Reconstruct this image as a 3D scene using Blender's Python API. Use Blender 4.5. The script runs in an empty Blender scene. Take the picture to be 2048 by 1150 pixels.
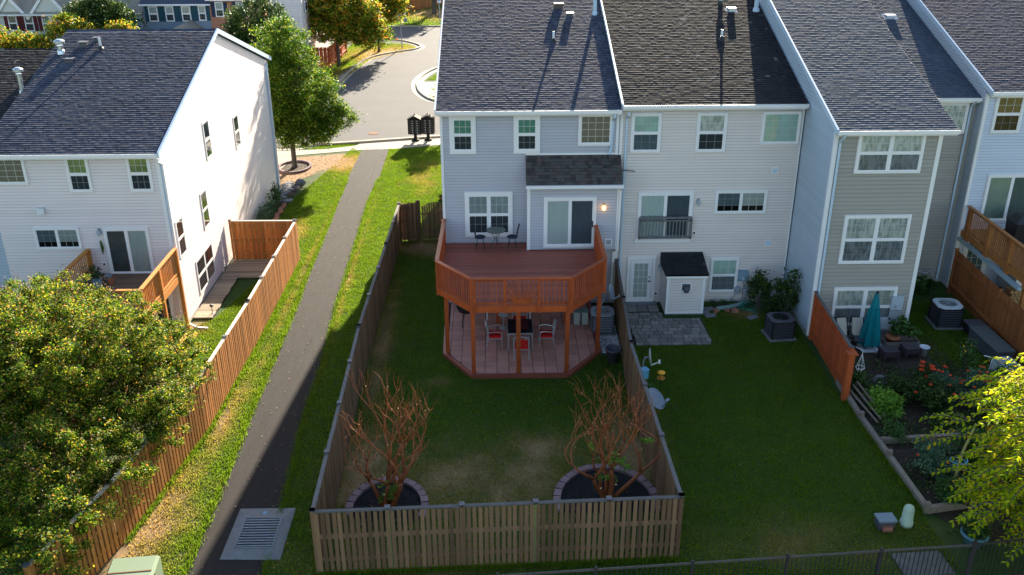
import bpy, bmesh, math, random
import numpy as np
from mathutils import Matrix, Vector
random.seed(7); rng = np.random.default_rng(7)
S = bpy.context.scene; COL = S.collection
# ---------------------------------------------------------------- camera
cd = bpy.data.cameras.new('camera'); cam = bpy.data.objects.new('camera', cd); COL.objects.link(cam)
def _cam():
    p, y, r = math.radians(24.25), math.radians(-1.05), math.radians(-0.2)
    right = Vector((math.cos(y), math.sin(y), 0))
    f0 = Vector((-math.sin(y), math.cos(y), 0))
    fwd = f0 * math.cos(p) + Vector((0, 0, -math.sin(p)))
    up = right.cross(fwd)
    q = Matrix.Rotation(r, 3, -fwd)
    R, U = q @ right, q @ up
    m = Matrix((R, U, -fwd)).transposed().to_4x4(); m.translation = Vector((0, -33.5, 15.8))
    cam.matrix_world = m
_cam()
cd.sensor_width = 36; cd.lens = 36 * 1858 / 2048; cd.clip_start = .1; cd.clip_end = 2000
S.camera = cam
# ---------------------------------------------------------------- light
SUN_EL, SUN_AZ = math.radians(20.5), math.radians(11.3)      # azimuth from +Y towards +X
W = bpy.data.worlds.new('World'); S.world = W; W.use_nodes = True
nt = W.node_tree; nt.nodes.clear()
sky = nt.nodes.new('ShaderNodeTexSky'); sky.sky_type = 'NISHITA'; sky.sun_disc = False
sky.sun_elevation = SUN_EL; sky.sun_rotation = SUN_AZ; sky.altitude = 100; sky.air_density = 1.1; sky.dust_density = .8; sky.ozone_density = 1.2
bg = nt.nodes.new('ShaderNodeBackground'); bg.inputs[1].default_value = 0.075
wo = nt.nodes.new('ShaderNodeOutputWorld'); nt.links.new(sky.outputs[0], bg.inputs[0]); nt.links.new(bg.outputs[0], wo.inputs[0])
sd = bpy.data.lights.new('sun', 'SUN'); sd.energy = 5.0; sd.angle = math.radians(.5); sd.color = (1, .88, .69)
sun = bpy.data.objects.new('sun', sd); COL.objects.link(sun)
dv = Vector((math.sin(SUN_AZ) * math.cos(SUN_EL), math.cos(SUN_AZ) * math.cos(SUN_EL), math.sin(SUN_EL)))
sun.rotation_euler = dv.to_track_quat('Z', 'Y').to_euler(); sun.location = (20, 60, 40)
S.view_settings.view_transform = 'Standard'; S.view_settings.look = 'None'; S.view_settings.gamma = 1
S.view_settings.exposure = 2.05
S.cycles.max_bounces = 6; S.cycles.transparent_max_bounces = 8
S.cycles.use_denoising = True

# ================================================================ materials
MATS = {}
def mat(name, col, rough=.8, rand=0., nz=0., scale=3., stretch=(1, 1, 1), col2=None, bump=0., bscale=None, island=0., metal=0.,
        transl=0., spec=.3, attr=None, attrcol=None, palette=None, coat=0., emit=None):
    m = bpy.data.materials.new(name); m.use_nodes = True; n = m.node_tree; N = n.nodes; L = n.links; N.clear()
    out = N.new('ShaderNodeOutputMaterial'); b = N.new('ShaderNodeBsdfPrincipled')
    b.inputs['Roughness'].default_value = rough; b.inputs['Metallic'].default_value = metal; b.inputs['Specular IOR Level'].default_value = spec
    if coat: b.inputs['Coat Weight'].default_value = coat
    geo = N.new('ShaderNodeNewGeometry'); oi = N.new('ShaderNodeObjectInfo')
    mp = N.new('ShaderNodeMapping'); mp.inputs['Scale'].default_value = stretch; L.new(geo.outputs['Position'], mp.inputs['Vector'])
    no = N.new('ShaderNodeTexNoise'); no.inputs['Scale'].default_value = scale; no.inputs['Detail'].default_value = 5
    L.new(mp.outputs[0], no.inputs['Vector'])
    def rgb(c):
        r = N.new('ShaderNodeRGB'); r.outputs[0].default_value = (*c, 1); return r.outputs[0]
    def math_(op, a, b_):
        q = N.new('ShaderNodeMath'); q.operation = op
        for i, v in enumerate((a, b_)):
            if isinstance(v, (int, float)): q.inputs[i].default_value = v
            else: L.new(v, q.inputs[i])
        return q.outputs[0]
    c = rgb(col)
    if palette:
        cr = N.new('ShaderNodeValToRGB'); cr.color_ramp.interpolation = 'LINEAR'
        while len(cr.color_ramp.elements) < len(palette): cr.color_ramp.elements.new(.5)
        for i, (p, pc) in enumerate(palette):
            cr.color_ramp.elements[i].position = p
        for i, (p, pc) in enumerate(palette): cr.color_ramp.elements[i].color = (*pc, 1)
        src = geo.outputs['Random Per Island'] if island >= 0 else oi.outputs['Random']
        L.new(src, cr.inputs[0]); c = cr.outputs[0]
    if col2:
        mx = N.new('ShaderNodeMix'); mx.data_type = 'RGBA'
        rm = N.new('ShaderNodeMapRange'); rm.inputs[1].default_value = .38; rm.inputs[2].default_value = .62; L.new(no.outputs['Fac'], rm.inputs[0])
        L.new(rm.outputs[0], mx.inputs[0]); L.new(c, mx.inputs[6]); L.new(rgb(col2), mx.inputs[7]); c = mx.outputs[2]
    if attr:
        at = N.new('ShaderNodeAttribute'); at.attribute_name = attr
        mx = N.new('ShaderNodeMix'); mx.data_type = 'RGBA'
        L.new(at.outputs['Fac'], mx.inputs[0]); L.new(c, mx.inputs[6]); L.new(rgb(attrcol), mx.inputs[7]); c = mx.outputs[2]
    v = 1.0
    if nz: v = math_('MULTIPLY_ADD', no.outputs['Fac'], nz * 2); v.node.inputs[2].default_value = 1 - nz
    if rand:
        r = math_('MULTIPLY_ADD', oi.outputs['Random'], rand * 2); r.node.inputs[2].default_value = 1 - rand
        v = math_('MULTIPLY', v, r)
    if island > 0:
        r = math_('MULTIPLY_ADD', geo.outputs['Random Per Island'], island * 2); r.node.inputs[2].default_value = 1 - island
        v = math_('MULTIPLY', v, r)
    if not isinstance(v, float):
        h = N.new('ShaderNodeHueSaturation'); L.new(v, h.inputs['Value']); L.new(c, h.inputs['Color']); c = h.outputs[0]
    L.new(c, b.inputs['Base Color'])
    if bump:
        nb = no
        if bscale:
            nb = N.new('ShaderNodeTexNoise'); nb.inputs['Scale'].default_value = bscale; nb.inputs['Detail'].default_value = 4; L.new(mp.outputs[0], nb.inputs['Vector'])
        bp = N.new('ShaderNodeBump'); bp.inputs['Strength'].default_value = bump; bp.inputs['Distance'].default_value = .02
        L.new(nb.outputs['Fac'], bp.inputs['Height']); L.new(bp.outputs[0], b.inputs['Normal'])
    if emit: b.inputs['Emission Color'].default_value = (*emit[0], 1); b.inputs['Emission Strength'].default_value = emit[1]
    if transl:
        t = N.new('ShaderNodeBsdfTranslucent'); L.new(c, t.inputs[0]); ms = N.new('ShaderNodeMixShader'); ms.inputs[0].default_value = transl
        L.new(b.outputs[0], ms.inputs[1]); L.new(t.outputs[0], ms.inputs[2]); L.new(ms.outputs[0], out.inputs[0])
    else: L.new(b.outputs[0], out.inputs[0])
    MATS[name] = m; return m
def glassmat(name, tint, strength):
    m = bpy.data.materials.new(name); m.use_nodes = True; n = m.node_tree; N = n.nodes; L = n.links; N.clear()
    out = N.new('ShaderNodeOutputMaterial'); t = N.new('ShaderNodeBsdfTransparent'); t.inputs[0].default_value = (*tint, 1)
    g = N.new('ShaderNodeBsdfGlossy'); g.inputs['Roughness'].default_value = .03
    f = N.new('ShaderNodeFresnel'); f.inputs[0].default_value = 1.5
    mu = N.new('ShaderNodeMath'); mu.operation = 'MULTIPLY'; mu.inputs[1].default_value = strength; mu.use_clamp = True; L.new(f.outputs[0], mu.inputs[0])
    geo = N.new('ShaderNodeNewGeometry'); no = N.new('ShaderNodeTexNoise'); no.inputs['Scale'].default_value = 1.6; L.new(geo.outputs['Position'], no.inputs['Vector'])
    bp = N.new('ShaderNodeBump'); bp.inputs['Strength'].default_value = .25; bp.inputs['Distance'].default_value = .02; L.new(no.outputs['Fac'], bp.inputs['Height']); L.new(bp.outputs[0], g.inputs['Normal'])
    ms = N.new('ShaderNodeMixShader'); L.new(mu.outputs[0], ms.inputs[0]); L.new(t.outputs[0], ms.inputs[1]); L.new(g.outputs[0], ms.inputs[2]); L.new(ms.outputs[0], out.inputs[0])
    return m
GLASS = glassmat('window_glass', (.93, .96, .95), 2.2); SCREEN = glassmat('screen_glass', (.52, .54, .56), .6)
WHITE = mat('white_vinyl', (.82, .80, .80), .5, nz=.04)
SID_A = mat('siding_grey_blue', (.47, .465, .52), .55, nz=.07, scale=1.2, island=.03)
SID_B = mat('siding_warm_white', (.72, .64, .60), .55, nz=.07, scale=1.2, island=.03)
SID_L = mat('siding_white', (.76, .68, .67), .55, nz=.06, scale=1.2, island=.03)
SID_C = mat('siding_taupe', (.36, .335, .30), .55, rand=.05, nz=.06, scale=1.2)
SID_CS = mat('siding_taupe_run', (.36, .335, .30), .55, island=.05, nz=.06, scale=1.2)
SID_E = mat('siding_blue_side', (.42, .50, .58), .55, island=.04, nz=.06, scale=1.2)
SID_D = mat('siding_lavender', (.58, .63, .74), .55, island=.03, nz=.06, scale=1.2)
TRIM_B = mat('trim_pale_blue', (.50, .62, .74), .45)
PAL = [(0, (.036, .044, .074)), (.35, (.046, .056, .088)), (.7, (.058, .068, .104)), (.9, (.080, .086, .115)), (1, (.05, .05, .07))]
PALD = [(0, (.014, .014, .019)), (.5, (.020, .020, .025)), (.96, (.028, .027, .031)), (1, (.16, .15, .14))]
PALC = [(0, (.052, .072, .106)), (.4, (.064, .084, .120)), (.75, (.078, .098, .134)), (1, (.07, .08, .105))]
PALP = [(0, (.045, .038, .040)), (.4, (.08, .065, .062)), (.7, (.10, .085, .08)), (.9, (.075, .085, .085)), (1, (.12, .08, .07))]
def shpair(n, pal): return (mat(n + '_run', (0, 0, 0), .9, palette=pal, island=.08, nz=.3, scale=.6), mat(n + '_tab', (0, 0, 0), .9, palette=pal, island=-1, nz=.25, scale=.8))
SH_A = shpair('shingle_slate', PAL); SH_B = shpair('shingle_black', PALD); SH_C = shpair('shingle_grey', PALC); SH_P = shpair('shingle_brown', PALP)
DARK = mat('dark_interior', (.01, .011, .013), .6)
METAL = mat('galvanised_metal', (.55, .6, .64), .35, metal=.9, nz=.1)
BLACK = mat('black_metal', (.012, .012, .014), .4, spec=.5)
DECKF = mat('redwood_deck_boards', (.31, .078, .048), .5, rand=.25, nz=.25, scale=6, stretch=(.15, 3, 1), spec=.5)
DECKR = mat('stained_rail_wood', (.38, .070, .014), .5, rand=.22, nz=.35, scale=9, stretch=(1, 1, .3), spec=.4)
FEN = mat('weathered_fence_wood', (.235, .125, .066), .85, rand=.38, nz=.45, scale=9, stretch=(6, 6, .8), col2=(.14, .09, .05), bump=.3)
FENG = mat('greenish_fence_wood', (.16, .17, .06), .85, nz=.3, scale=9, stretch=(6, 6, .8))
FENC = mat('grey_cap_board', (.125, .115, .11), .8, rand=.2, nz=.3, scale=6)
FENO = mat('orange_fence_wood', (.50, .22, .06), .75, rand=.3, nz=.35, scale=8, stretch=(6, 6, .8), col2=(.34, .13, .035))
CAPW = mat('pale_cap_board', (.62, .52, .42), .7, rand=.1)
FENR = mat('red_stained_fence', (.42, .085, .025), .65, rand=.18, nz=.25, scale=8, stretch=(6, 6, .8))
FEND = mat('brown_stained_fence', (.30, .105, .035), .65, rand=.2, nz=.25, scale=8, stretch=(6, 6, .8))
DECKO = mat('amber_deck_wood', (.52, .21, .05), .6, rand=.15, nz=.25, scale=8)
ASPH = mat('path_asphalt', (.024, .0195, .018), .9, nz=.4, scale=2.2, stretch=(2.5, .35, 1), bump=.6, bscale=90, col2=(.025, .021, .021))
ROAD = mat('road_asphalt', (.085, .082, .086), .9, nz=.2, scale=.5, bump=.4, bscale=60, col2=(.070, .067, .071))
CONC = mat('concrete', (.33, .29, .235), .85, nz=.12, scale=2, bump=.2, bscale=40)
CONG = mat('grey_concrete', (.19, .19, .20), .85, nz=.3, scale=5, bump=.3, bscale=40, rand=.1)
TILE = mat('terracotta_tile', (.56, .27, .21), .7, rand=.14, nz=.18, scale=3, bump=.1, bscale=30)
GROUT = mat('grout', (.09, .06, .055), .9)
PAVER = mat('paver_stone', (.215, .19, .175), .85, rand=.3, nz=.25, scale=6, bump=.3, bscale=40)
SOIL = mat('soil', (.045, .032, .022), .95, nz=.5, scale=6, bump=.6, bscale=25)
MULCH = mat('black_mulch', (.012, .011, .013), .95, nz=.5, scale=20, bump=.8, bscale=45)
EDGEB = mat('pink_edging_block', (.22, .145, .15), .85, rand=.2, nz=.25, scale=10)
BRICK = mat('brick_red', (.36, .16, .10), .85, rand=.25, nz=.2, scale=10)
GRAVEL = mat('white_gravel', (.55, .55, .57), .8, island=.3)
BARK = mat('bark_grey', (.10, .085, .07), .9, nz=.4, scale=8, stretch=(4, 4, 1), bump=.5)
MYRT = mat('crepe_bark', (.36, .105, .030), .55, nz=.5, scale=7, stretch=(3, 3, 1), col2=(.19, .06, .025))
CUT = mat('cut_wood', (.80, .60, .32), .7)
RED = mat('red_cushion', (.62, .015, .012), .7, nz=.1)
ALU = mat('aluminium_frame', (.52, .55, .56), .35, metal=.5)
GREY = mat('grey_enamel', (.30, .33, .37), .45, nz=.08); GREYD = mat('dark_grey_enamel', (.085, .085, .105), .45, nz=.1)
DISH = mat('dish_grey', (.42, .48, .54), .4); BEIGE = mat('beige_metal', (.50, .48, .36), .5)
TEAL = mat('teal_canvas', (.0, .17, .20), .8, nz=.15, scale=4)
TERRA = mat('terracotta_pot', (.42, .15, .07), .8)
PLAST = mat('white_plastic', (.72, .75, .78), .4); BLUEP = mat('blue_plastic', (.12, .33, .50), .4); BLUEG = mat('blue_grey_plastic', (.30, .42, .48), .5)
TRANSF = mat('transformer_green', (.20, .26, .17), .5, nz=.1, scale=1.5); RUST = mat('rust', (.17, .07, .03), .9)
PEDG = mat('pedestal_green', (.42, .52, .40), .5); UTIL = mat('utility_lid', (.20, .25, .30), .6, nz=.2); BRK2 = mat('brick_block', (.38, .15, .11), .85)
SIGNB = mat('sign_blue', (.02, .20, .62), .4); ORNG = mat('orange_plastic', (.85, .36, .02), .4); NAVY = mat('navy_shutter', (.018, .03, .07), .6)
MAROON = mat('maroon_shutter', (.10, .012, .02), .6); TEALD = mat('teal_shutter', (.012, .06, .09), .6); LAWNBLUE = mat('blue_siding', (.20, .26, .34), .6, island=.03)
CREAM = mat('cream_siding', (.60, .60, .56), .6, island=.03); TANR = mat('tan_shingle', (.30, .26, .21), .9, nz=.3, scale=3)
HOSE = mat('green_hose', (.02, .20, .14), .5); PIPEG = mat('green_grey_pipe', (.17, .27, .25), .6)
BULB = mat('lit_bulb', (1, .6, .2), .5, emit=((1, .5, .12), 1.6))
def leafmat(n, pal, tr=.5): return mat(n, (0, 0, 0), .55, palette=pal, transl=tr, island=.22, nz=.35, scale=.9, spec=.25)
LF_BIG = leafmat('myrtle_leaf', [(0, (.025, .085, .008)), (.4, (.075, .17, .012)), (.7, (.20, .29, .015)), (.93, (.50, .38, .03)), (1, (.46, .17, .05))], .55)
LF_PEAR = leafmat('pear_leaf', [(0, (.035, .10, .012)), (.5, (.09, .20, .018)), (.85, (.22, .32, .02)), (1, (.42, .36, .03))])
LF_DK = leafmat('dark_leaf', [(0, (.02, .05, .015)), (.6, (.05, .10, .02)), (1, (.12, .16, .03))], .35)
LF_AUT = leafmat('autumn_leaf', [(0, (.05, .14, .015)), (.45, (.15, .27, .02)), (.72, (.40, .38, .03)), (.9, (.62, .30, .03)), (1, (.62, .16, .03))], .55)
LF_YEL = leafmat('yellow_green_leaf', [(0, (.28, .46, .008)), (.5, (.50, .62, .012)), (.9, (.72, .66, .02)), (1, (.75, .38, .03))], .7)
LF_GRN = leafmat('garden_leaf', [(0, (.03, .08, .02)), (.5, (.06, .14, .03)), (1, (.13, .22, .05))], .4)
LF_LIME = leafmat('lime_leaf', [(0, (.12, .26, .03)), (1, (.25, .42, .05))], .5)
LF_BLUE = leafmat('grey_green_leaf', [(0, (.06, .13, .08)), (1, (.16, .26, .14))], .4)
FLOW = mat('orange_flower', (.75, .07, .015), .6, transl=.3); FLOY = mat('yellow_flower', (.8, .4, .03), .6, transl=.3)
DRYL = mat('dry_leaf', (0, 0, 0), .8, palette=[(0, (.20, .10, .04)), (1, (.42, .24, .10))], island=.2)

# ================================================================ geometry helpers
def rot3(ax): return ax
XF_F = Matrix.Identity(4)                                                # wall facing -Y
def wallM(ox, oy, facing):
    if facing == '-y': m = Matrix.Identity(4)
    elif facing == '+x': m = Matrix(((0, -1, 0, 0), (1, 0, 0, 0), (0, 0, 1, 0), (0, 0, 0, 1)))
    elif facing == '-x': m = Matrix(((0, 1, 0, 0), (-1, 0, 0, 0), (0, 0, 1, 0), (0, 0, 0, 1)))
    return Matrix.Translation((ox, oy, 0)) @ m
class MB:
    def __init__(s, M=None): s.v = []; s.f = []; s.M = M
    def add(s, vs, fs):
        o = len(s.v); s.v += [tuple(v) for v in vs]; s.f += [tuple(i + o for i in f) for f in fs]; return s
    def box(s, x0, x1, y0, y1, z0, z1):
        return s.add([(x0, y0, z0), (x1, y0, z0), (x1, y1, z0), (x0, y1, z0), (x0, y0, z1), (x1, y0, z1), (x1, y1, z1), (x0, y1, z1)],
                     [(3, 2, 1, 0), (4, 5, 6, 7), (0, 1, 5, 4), (1, 2, 6, 5), (2, 3, 7, 6), (3, 0, 4, 7)])
    def cbox(s, c, d, rz=0):
        ca, sa = math.cos(rz), math.sin(rz); vs = []
        for z in (-.5, .5):
            for x, y in ((-.5, -.5), (.5, -.5), (.5, .5), (-.5, .5)):
                X, Y = x * d[0], y * d[1]; vs.append((c[0] + X * ca - Y * sa, c[1] + X * sa + Y * ca, c[2] + z * d[2]))
        return s.add(vs, [(3, 2, 1, 0), (4, 5, 6, 7), (0, 1, 5, 4), (1, 2, 6, 5), (2, 3, 7, 6), (3, 0, 4, 7)])
    def prism(s, pts, z0, z1):
        n = len(pts)
        return s.add([(x, y, z0) for x, y in pts] + [(x, y, z1) for x, y in pts],
                     [tuple(range(n - 1, -1, -1)), tuple(range(n, 2 * n))] + [(i, (i + 1) % n, (i + 1) % n + n, i + n) for i in range(n)])
    def beam(s, a, b, w, h, up=(0, 0, 1)):
        a, b = Vector(a), Vector(b); d = (b - a).normalized(); u = Vector(up)
        if abs(d.dot(u)) > .98: u = Vector((0, 1, 0))
        r = d.cross(u).normalized(); u = r.cross(d); vs = []
        for p in (a, b):
            for i, j in ((-1, -1), (1, -1), (1, 1), (-1, 1)): vs.append(p + r * (w / 2 * i) + u * (h / 2 * j))
        return s.add(vs, [(3, 2, 1, 0), (4, 5, 6, 7), (0, 1, 5, 4), (1, 2, 6, 5), (2, 3, 7, 6), (3, 0, 4, 7)])
    def tube(s, pts, rs, n=6, cap=True):
        pts = [Vector(p) for p in pts]
        if isinstance(rs, (int, float)): rs = [rs] * len(pts)
        o = len(s.v); pr = None
        for i, p in enumerate(pts):
            d = (pts[min(i + 1, len(pts) - 1)] - pts[max(i - 1, 0)]).normalized()
            if pr is None: pr = d.orthogonal().normalized()
            pr = (pr - d * pr.dot(d)).normalized(); q = d.cross(pr)
            for k in range(n):
                a = 2 * math.pi * k / n; s.v.append(tuple(p + (pr * math.cos(a) + q * math.sin(a)) * rs[i]))
        for i in range(len(pts) - 1):
            for k in range(n):
                a = o + i * n + k; b = o + i * n + (k + 1) % n; s.f.append((a, b, b + n, a + n))
        if cap:
            s.f.append(tuple(o + k for k in range(n - 1, -1, -1))); e = o + (len(pts) - 1) * n; s.f.append(tuple(e + k for k in range(n)))
        return s
    def lathe(s, c, prof, n=20, sx=1, sy=1):
        o = len(s.v)
        for r, z in prof:
            for k in range(n):
                a = 2 * math.pi * k / n; s.v.append((c[0] + r * sx * math.cos(a), c[1] + r * sy * math.sin(a), c[2] + z))
        for i in range(len(prof) - 1):
            for k in range(n):
                a = o + i * n + k; b = o + i * n + (k + 1) % n; s.f.append((a, b, b + n, a + n))
        s.f.append(tuple(o + k for k in range(n - 1, -1, -1))); e = o + (len(prof) - 1) * n; s.f.append(tuple(e + k for k in range(n)))
        return s
    def ring(s, x0, x1, z0, z1, t, y0, y1):                              # rectangular frame in the wall plane
        s.box(x0, x1, y0, y1, z1 - t, z1); s.box(x0, x1, y0, y1, z0, z0 + t)
        s.box(x0, x0 + t, y0, y1, z0 + t, z1 - t); s.box(x1 - t, x1, y0, y1, z0 + t, z1 - t); return s
    def mesh(s, name, m, org=(0, 0, 0), smooth=False):
        vs = s.v
        if s.M is not None: vs = [s.M @ Vector(v) for v in vs]
        me = bpy.data.meshes.new(name); o = Vector(org)
        me.from_pydata([(v[0] - o[0], v[1] - o[1], v[2] - o[2]) for v in vs], [], s.f)
        if smooth:
            me.polygons.foreach_set('use_smooth', [True] * len(me.polygons))
        me.materials.append(m); return me
def worg(o):
    v = Vector((0, 0, 0))
    while o is not None: v += o.location; o = o.parent
    return v
def link(name, me, parent=None, loc=(0, 0, 0), **kw):
    o = bpy.data.objects.new(name, me); COL.objects.link(o); o.parent = parent; o.location = loc
    for k, v in kw.items(): o[k] = v
    return o
def part(name, mb, m, parent, smooth=False, **kw):                       # mesh given in world coordinates (or thing-local when local=True)
    local = kw.pop('local', False)
    org = (0, 0, 0) if local else worg(parent)
    return link(name, mb.mesh(name, m, org, smooth), parent, **kw)
def thing(name, label, cat, loc=(0, 0, 0), group=None, rz=0):
    o = bpy.data.objects.new(name, None); COL.objects.link(o); o.location = loc; o.rotation_euler = (0, 0, rz); o.empty_display_size = .2
    o['label'] = label; o['category'] = cat
    if group: o['group'] = group
    return o
def tmesh(name, mb, m, label, cat, loc=(0, 0, 0), group=None, smooth=False, local=False):
    o = link(name, mb.mesh(name, m, (0, 0, 0) if local else loc, smooth), None, loc); o['label'] = label; o['category'] = cat
    if group: o['group'] = group
    return o
def struct(name, mb, m, **kw): return link(name, mb.mesh(name, m), None, kind='structure', **kw)
def inst(name, me, parent, wloc, rz=0, sc=None, rot=None):
    o = bpy.data.objects.new(name, me); COL.objects.link(o); o.parent = parent; o.location = Vector(wloc) - worg(parent)
    o.rotation_euler = rot if rot else (0, 0, rz)
    if sc: o.scale = sc
    return o
def copy_tree(o, loc, label, rz=None, parent=None):
    c = o.copy(); COL.objects.link(c)
    if parent is None:
        c.location = loc; c['label'] = label
        if rz is not None: c.rotation_euler = (0, 0, rz)
    else: c.parent = parent
    for ch in list(o.children): copy_tree(ch, None, None, None, c)
    return c
def poly(pts, z):
    mb = MB(); bm = bmesh.new(); vs = [bm.verts.new((x, y, z)) for x, y in pts]; f = bm.faces.new(vs)
    if f.normal.z < 0: f.normal_flip()
    f.normal_update()
    if f.normal.z < 0: f.normal_flip()
    bmesh.ops.triangulate(bm, faces=[f]); bm.verts.index_update()
    mb.v = [tuple(v.co) for v in bm.verts]; mb.f = [tuple(v.index for v in q.verts) for q in bm.faces]; bm.free(); return mb

# ---- leaves: many small folded faces; centers (n,3) with spread
def vnoise(x, y, sc, seed=0):
    x = x * sc + 1000; y = y * sc + 1000; xi = np.floor(x).astype(np.int64); yi = np.floor(y).astype(np.int64); fx = x - xi; fy = y - yi
    fx = fx * fx * (3 - 2 * fx); fy = fy * fy * (3 - 2 * fy)
    def h(a, b):
        n = (a * 374761393 + b * 668265263 + seed * 974634777) & 0xffffffff; n = ((n ^ (n >> 13)) * 1274126177) & 0xffffffff
        return ((n ^ (n >> 16)) & 0xffff) / 65535.
    return (h(xi, yi) * (1 - fx) + h(xi + 1, yi) * fx) * (1 - fy) + (h(xi, yi + 1) * (1 - fx) + h(xi + 1, yi + 1) * fx) * fy
def leafmesh(name, P, size, m, asp=.5, up=.4, seed=1, jit=.35):
    r = np.random.default_rng(seed); n = len(P)
    nrm = r.normal(size=(n, 3)); nrm[:, 2] = np.abs(nrm[:, 2]) + up; nrm /= np.linalg.norm(nrm, axis=1)[:, None]
    t = r.normal(size=(n, 3)); t -= nrm * (t * nrm).sum(1)[:, None]; t /= np.linalg.norm(t, axis=1)[:, None]; b = np.cross(nrm, t)
    s = (size * (1 + jit * r.uniform(-1, 1, n)))[:, None]
    v = np.stack([P - t * s * .5, P + b * s * asp * .5 + nrm * s * .06, P + t * s * .5 - nrm * s * .08, P - b * s * asp * .5 + nrm * s * .06], 1).reshape(-1, 3)
    me = bpy.data.meshes.new(name); me.vertices.add(4 * n); me.vertices.foreach_set('co', v.ravel())
    me.loops.add(4 * n); me.loops.foreach_set('vertex_index', np.arange(4 * n, dtype=np.int32))
    me.polygons.add(n); me.polygons.foreach_set('loop_start', np.arange(0, 4 * n, 4, dtype=np.int32)); me.polygons.foreach_set('loop_total', np.full(n, 4, dtype=np.int32))
    me.update(); me.materials.append(m); return me
def crown_pts(blobs, n, nclump, cl=.35, seed=1, shell=.6, floor=None):
    r = np.random.default_rng(seed); B = np.array(blobs, float); w = B[:, 3] * B[:, 4] * B[:, 5]; w = w / w.sum()
    k = r.choice(len(B), nclump, p=w); d = r.normal(size=(nclump, 3)); d /= np.linalg.norm(d, axis=1)[:, None]
    rad = 1 - (1 - shell) * r.uniform(0, 1, nclump) ** 1.0
    rad = np.where(r.uniform(size=nclump) < .25, r.uniform(.1, .9, nclump), rad)
    C = B[k, :3] + d * rad[:, None] * B[k, 3:6]
    j = r.integers(0, nclump, n); cs = cl * r.uniform(.5, 1.3, nclump)
    g = r.normal(size=(n, 3)) * cs[j][:, None] * np.array([.6, .6, .42]); P = C[j] + g
    if floor is not None: P = P[P[:, 2] > floor]
    return P, C
def tree(name, label, base, blobs, n, nclump, size, m, cl=.4, h0=1.5, tr=.12, seed=1, cat='tree', group=None, asp=.55, limbs=14, stems=1, bark=None, shell=.6, extra=None):
    t = thing(name, label, cat, base, group); b = Vector(base); r = random.Random(seed)
    P, C = crown_pts(blobs, n, nclump, cl, seed, shell, floor=base[2] + .15)
    link('crown', leafmesh('crown', P - np.array(base), size, m, asp, seed=seed), t)
    mb = MB(); top = max(q[2] + q[5] * .3 for q in blobs)
    cx = sum(q[0] for q in blobs) / len(blobs); cy = sum(q[1] for q in blobs) / len(blobs)
    for s in range(stems):
        a = 2 * math.pi * s / max(stems, 1) + .4; sp = .0 if stems == 1 else .25; top = top if stems == 1 else top * .72
        p0 = b + Vector((sp * .5 * math.cos(a), sp * .5 * math.sin(a), -.05)); p1 = b + Vector((sp * math.cos(a), sp * math.sin(a), h0))
        p2 = Vector((cx + sp * 3 * math.cos(a), cy + sp * 3 * math.sin(a), (h0 + b.z + top) * .5)); p3 = Vector((cx + sp * 5 * math.cos(a), cy + sp * 5 * math.sin(a), top))
        mb.tube([p0, p0.lerp(p1, .15), p1, p2, p3], [tr * 1.5, tr * 1.05, tr * .9, tr * .55, tr * .15], 8)
    part('trunk', mb, bark or BARK, t, smooth=True)
    mb = MB()
    for i in range(limbs * 3):
        c = Vector(C[r.randrange(len(C))]); s = b + Vector((0, 0, h0 + (top - h0) * r.uniform(0, .6)))
        mid = s.lerp(c, .5) + Vector((0, 0, -.15 + .1 * r.random())); mb.tube([s, mid, c], [tr * .4, tr * .25, tr * .06], 5)
    part('branches', mb, bark or BARK, t, kind='stuff')
    return t

# ================================================================ setting
SL = math.tan(math.radians(17.4))
DRY = [(-10.0, -13.2, 1.5, 2.6, .95), (-8.6, -8.5, .40, 3.0, .55), (-9.2, 19.6, 1.9, 1.5, 1.0), (-6.3, -4, .22, 12, .55), (-8.3, 4, .16, 12, .3), (-4.0, 17, .8, 3.0, .35), (-.2, -11.8, 3.3, 1.7, .62),
       (-3.9, -11.2, .8, 2.2, 1.0), (4.0, -10.4, .8, 1.8, 1.0), (1.2, -10.2, 1.3, .9, .55), (-3.2, 6.0, 1.2, .9, .9), (-4.2, -3.2, .28, 5, .9), (-2.0, -6.2, .6, .3, .5), (-9.6, 8.6, .7, 1.5, .5), (-11.6, -1.9, .6, .5, .8),
       (8, -14.6, 3, 1.0, .3), (-9.5, 55, 4, 4, .9), (-6, 82, 5, 5, .9), (-12.5, 44, 1.6, 4, .8), (9.7, -1.2, .7, .4, .8), (-2, -14.9, 3, .8, .45)]
def dryness(x, y):
    d = np.zeros_like(x)
    for cx, cy, sx, sy, a in DRY: d = np.maximum(d, a * np.exp(-(((x - cx) / sx) ** 2 + ((y - cy) / sy) ** 2)))
    n = vnoise(x, y, 1.7, 3) * .5 + vnoise(x, y, 5., 4) * .3 + vnoise(x, y, 12., 5) * .2
    return np.clip(d * 1.5 * (.45 + n) + (n - .5) * .42 - .05, 0, 1)
LAWN = mat('lawn_ground', (.026, .062, .008), .95, nz=.35, scale=2.5, attr='dry', attrcol=(.25, .165, .08), bump=.5, bscale=35)
BLADE = mat('grass_blade', (.145, .235, .012), .7, nz=.25, scale=1.2, island=.4, attr='dry', attrcol=(.44, .29, .08), transl=.6, spec=.2)
mb = MB()
x0, x1, y0, y1, st = -30., 40., -25., 100., .5
nx, ny = int((x1 - x0) / st) + 1, int((y1 - y0) / st) + 1
gx, gy = np.meshgrid(np.linspace(x0, x1, nx), np.linspace(y0, y1, ny))
vs = np.stack([gx, gy, np.zeros_like(gx)], -1).reshape(-1, 3)
idx = np.arange(nx * ny).reshape(ny, nx)
fs = np.stack([idx[:-1, :-1], idx[:-1, 1:], idx[1:, 1:], idx[1:, :-1]], -1).reshape(-1, 4)
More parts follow.
